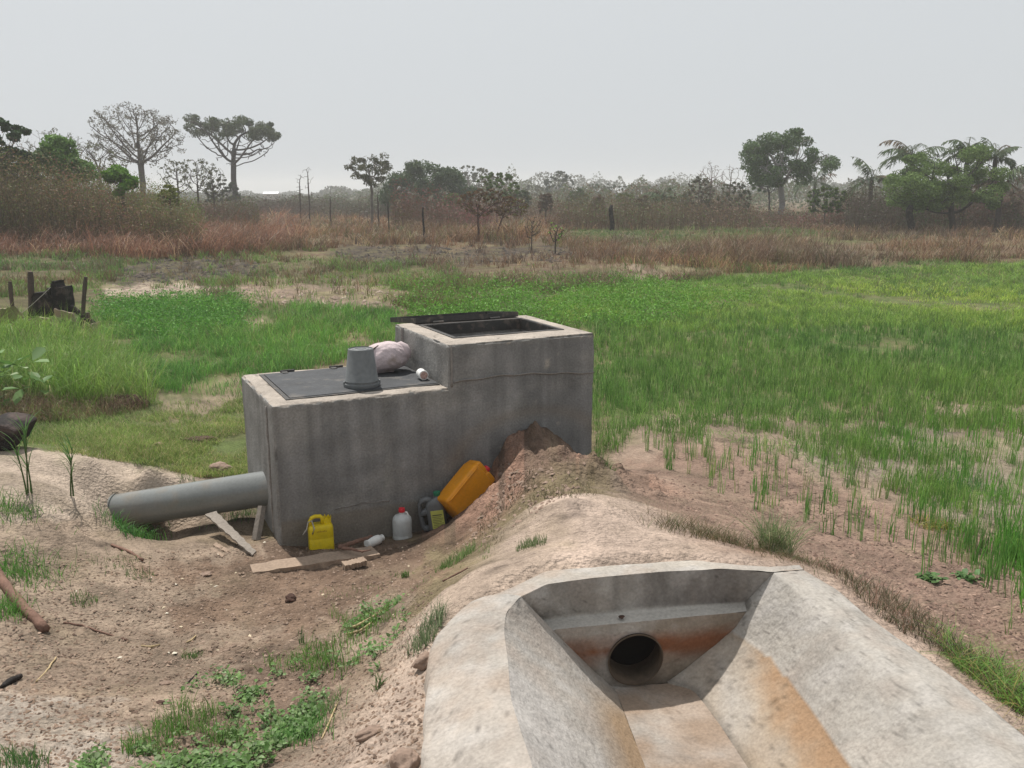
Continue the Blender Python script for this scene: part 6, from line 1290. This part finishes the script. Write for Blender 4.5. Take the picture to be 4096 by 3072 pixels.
# strip of dry and green grass along the right edge of the channel
G, px, py = pts_in([(806, 572), (830, 574), (880, 598), (935, 632), (985, 672), (1050, 720), (1090, 760), (1040, 738), (962, 680), (912, 646), (862, 612), (830, 588)], 5200)
G = G[~inpoly(G[:, 0], G[:, 1], foot)]
grass('verge_grass', 'dry brown grass along the outer right edge of the channel', G, .03, .13, .0035, DT+((0.33, 0.18, 0.12),), (2, 2, 2, 1, 2), .9, .8, thr=-.25, cs=2.5, seed=711, seg=3)
G, px, py = pts_in([(930, 640), (985, 672), (1060, 730), (1110, 790), (1040, 738), (955, 678)], 3000)
G = G[~inpoly(G[:, 0], G[:, 1], foot)]
grass('verge_grass', 'green part of the grass verge at the lower right', G, .04, .14, .004, ((0.12, 0.255, 0.045), (0.18, 0.285, 0.075), (0.3, 0.255, 0.09)), (3, 2, 1), 1.5, .9, thr=-.2, cs=2.5, seed=715, seg=3)
G, px, py = pts_in([(476, 520), (500, 478), (520, 450), (560, 440), (590, 462), (612, 490), (590, 505), (540, 500), (520, 530), (480, 560)], 2600)
grass('heap_grass', 'withered turf and rootlets over the spoil heap', G, .015, .06, .003, ((.12, .11, .05), (.2, .15, .09), (.1, .13, .04), (.09, .06, .04)), (2, 3, 1, 2), 1.0, .8, thr=.0, cs=3, seed=721, seg=2)
G, px, py = pts_in([(270, 566), (400, 560), (480, 540), (500, 560), (420, 600), (330, 600)], 260); tufts('weed_grass', 'sparse tiny grass on the dirt before the tank', G[fbm(G[:, 0]*2, G[:, 1]*2, 3, 725) > .15], 6, .02, .05, .003, .02, ((0.135, 0.225, 0.075),), (1,), .7, .6)
scatter_chips('burnt_clods', 420, [(112, 272), (140, 261), (185, 259), (235, 257), (262, 264), (250, 276), (205, 281), (150, 284), (124, 279)], .04, .16, [(.05, .04, .034), (.09, .072, .058), (.04, .033, .028)], m_bark, 'dark turned clods on the burnt ground at the left', 'clods')
scatter_chips('burnt_clods', 520, [(330, 252), (380, 246), (470, 246), (540, 250), (600, 254), (560, 262), (500, 263), (420, 266), (350, 262)], .04, .16, [(.05, .04, .034), (.09, .072, .058), (.04, .033, .028)], m_bark, 'dark clods on the burnt strip behind the field', 'clods')
scatter_chips('soil_clods', 350, [(108, 288), (160, 283), (215, 290), (290, 286), (380, 290), (432, 297), (380, 304), (300, 306), (230, 301), (150, 299)], .03, .10, [(.3, .24, .19), (.2, .15, .12), (.24, .18, .14)], m_bark, 'pale crumbling clods along the sandy bund', 'clods')
scatter_chips('heap_clods', 260, [(486, 510), (500, 470), (520, 447), (545, 441), (570, 455), (592, 480), (560, 500), (530, 520), (480, 548), (440, 560)], .008, .034, [(.2, .13, .1), (.3, .19, .14), (.15, .1, .075)], m_stone, 'crumbly reddish clods over the spoil heap', 'clods')
# stalky plants on the left bank
def stalk_plant(label, px, py, ytop, nst, seed, lw=.010, tall=1.0):
    p = g1(px, py); R_ = np.random.default_rng(seed); t_ = empty('stalk_plant', tuple(p), label=label, cat='plant'); D = math.hypot(p[0], p[1]); h = (py-ytop)/F*D*1.05
    for s in range(nst):
        a = R_.uniform(0, 6.28); b = np.array([math.cos(a), math.sin(a)])*.02; tx = np.array([R_.uniform(-.1, .12), R_.uniform(-.05, .05)])*h; hh = h*R_.uniform(.6, .85)
        pts = [(b[0]+tx[0]*t**1.3, b[1]+tx[1]*t, hh*t) for t in np.linspace(0, 1, 7)]; V, F_ = tube(pts, [.007-.004*t for t in np.linspace(0, 1, 7)], 6, False)
        mk('stem', V, [np.array(F_)], m_blade, t_, col=np.tile((.1, .16, .05), (len(V), 1)), smooth=True)
        for k in range(7):
            t = R_.uniform(.35, 1); q = np.array([np.interp(t*6, range(7), [x[j] for x in pts]) for j in range(3)]); a2 = R_.uniform(0, 6.28); L = h*R_.uniform(.3, .5); V = []; e = R_.uniform(1.0, 1.45); pos = q.copy()
            for i in range(7):
                d = np.array([math.cos(a2)*math.cos(e), math.sin(a2)*math.cos(e), math.sin(e)]); sd = np.array([-math.sin(a2), math.cos(a2), 0])*lw*.5*math.sin(min(1, (i+.8)/6)*math.pi)**.5*(i < 6)
                V += [pos-sd, pos+sd]; pos = pos+d*L/6; e -= .13*R_.uniform(.5, 1.4)
            Fq = np.array([(2*i, 2*i+1, 2*i+3, 2*i+2) for i in range(6)]); mk('blade_leaf', np.array(V), [Fq], m_blade, t_, col=np.tile(np.array((.08, .17, .045))*R_.uniform(.8, 1.3), (len(V), 1)))
stalk_plant('tall leafy stalks on the bank, left one of the two plants there', 29, 494, 424, 3, 3)
stalk_plant('tall plant with a long leaf leaning right on the bank above the pipe end', 71, 497, 440, 2, 8)
# pale broad leaves at the left edge
p = g1(-4, 412); G = p[None].repeat(60, 0)+rng.normal(size=(60, 3))*np.array([.28, .18, .16])+np.array([0, 0, .45]); V, th = broad(G, .16); o = (np.arange(60)*6)[:, None]
bp_ = empty('leafy_plant', tuple(p), label='plant with broad pale green leaves at the left edge', cat='plant')
mk('foliage', V-p, [np.concatenate([o+np.array([0, 1, 2, 3]), o+np.array([0, 3, 4, 5])])], m_blade, bp_, col=np.repeat(pick(((.2, .33, .12), (.1, .2, .05), (.35, .45, .25)), (2, 2, 1), 60), 6, 0))
vv, qq, tt, cc = blade_arrays(G[:24]*0+p+rng.normal(size=(24, 3))*np.array([.1, .08, 0]), .5, .012, jit((.12, .14, .06), 24), .5, .2); mk('stem', vv-p, [qq, tt], m_blade, bp_, col=cc)
for x, y in ((877, 648), (868, 640)): pass
for k, (x, y, s, lab) in enumerate([(929, 645-64, .03, 'low rosette weed on the bare soil, lower right'), (985-18, 600-20, .03, 'second rosette weed farther right on the bare soil')]):
    p = g1(x, y); G = p[None].repeat(70, 0)+rng.normal(size=(70, 3))*np.array([.03, .03, .0])+np.array([0, 0, .02]); V, th = broad(G, .04); o = (np.arange(70)*6)[:, None]
    q = mk('rosette_weed', V-p, [np.concatenate([o+np.array([0, 1, 2, 3]), o+np.array([0, 3, 4, 5])])], m_blade, None, col=np.repeat(jit((.1, .19, .06), 70), 6, 0), loc=tuple(p)); tag(q, lab, 'weed')
# ------------------------------------------------------------------ dusty air
hz = pm('haze', box(-1450, 1450, -1450, 1450, -1.8, 18.5), bpy.data.materials.new('dusty_air')); tag(hz, kind='stuff')
hm = hz.data.materials[0]; hm.use_nodes = True; hn_ = hm.node_tree; hn_.nodes.clear()
pv_ = hn_.nodes.new('ShaderNodeVolumePrincipled'); pv_.inputs['Color'].default_value = (.92, .94, .96, 1); pv_.inputs['Density'].default_value = .00105; pv_.inputs['Anisotropy'].default_value = .05
mo = hn_.nodes.new('ShaderNodeOutputMaterial'); hn_.links.new(pv_.outputs[0], mo.inputs['Volume'])
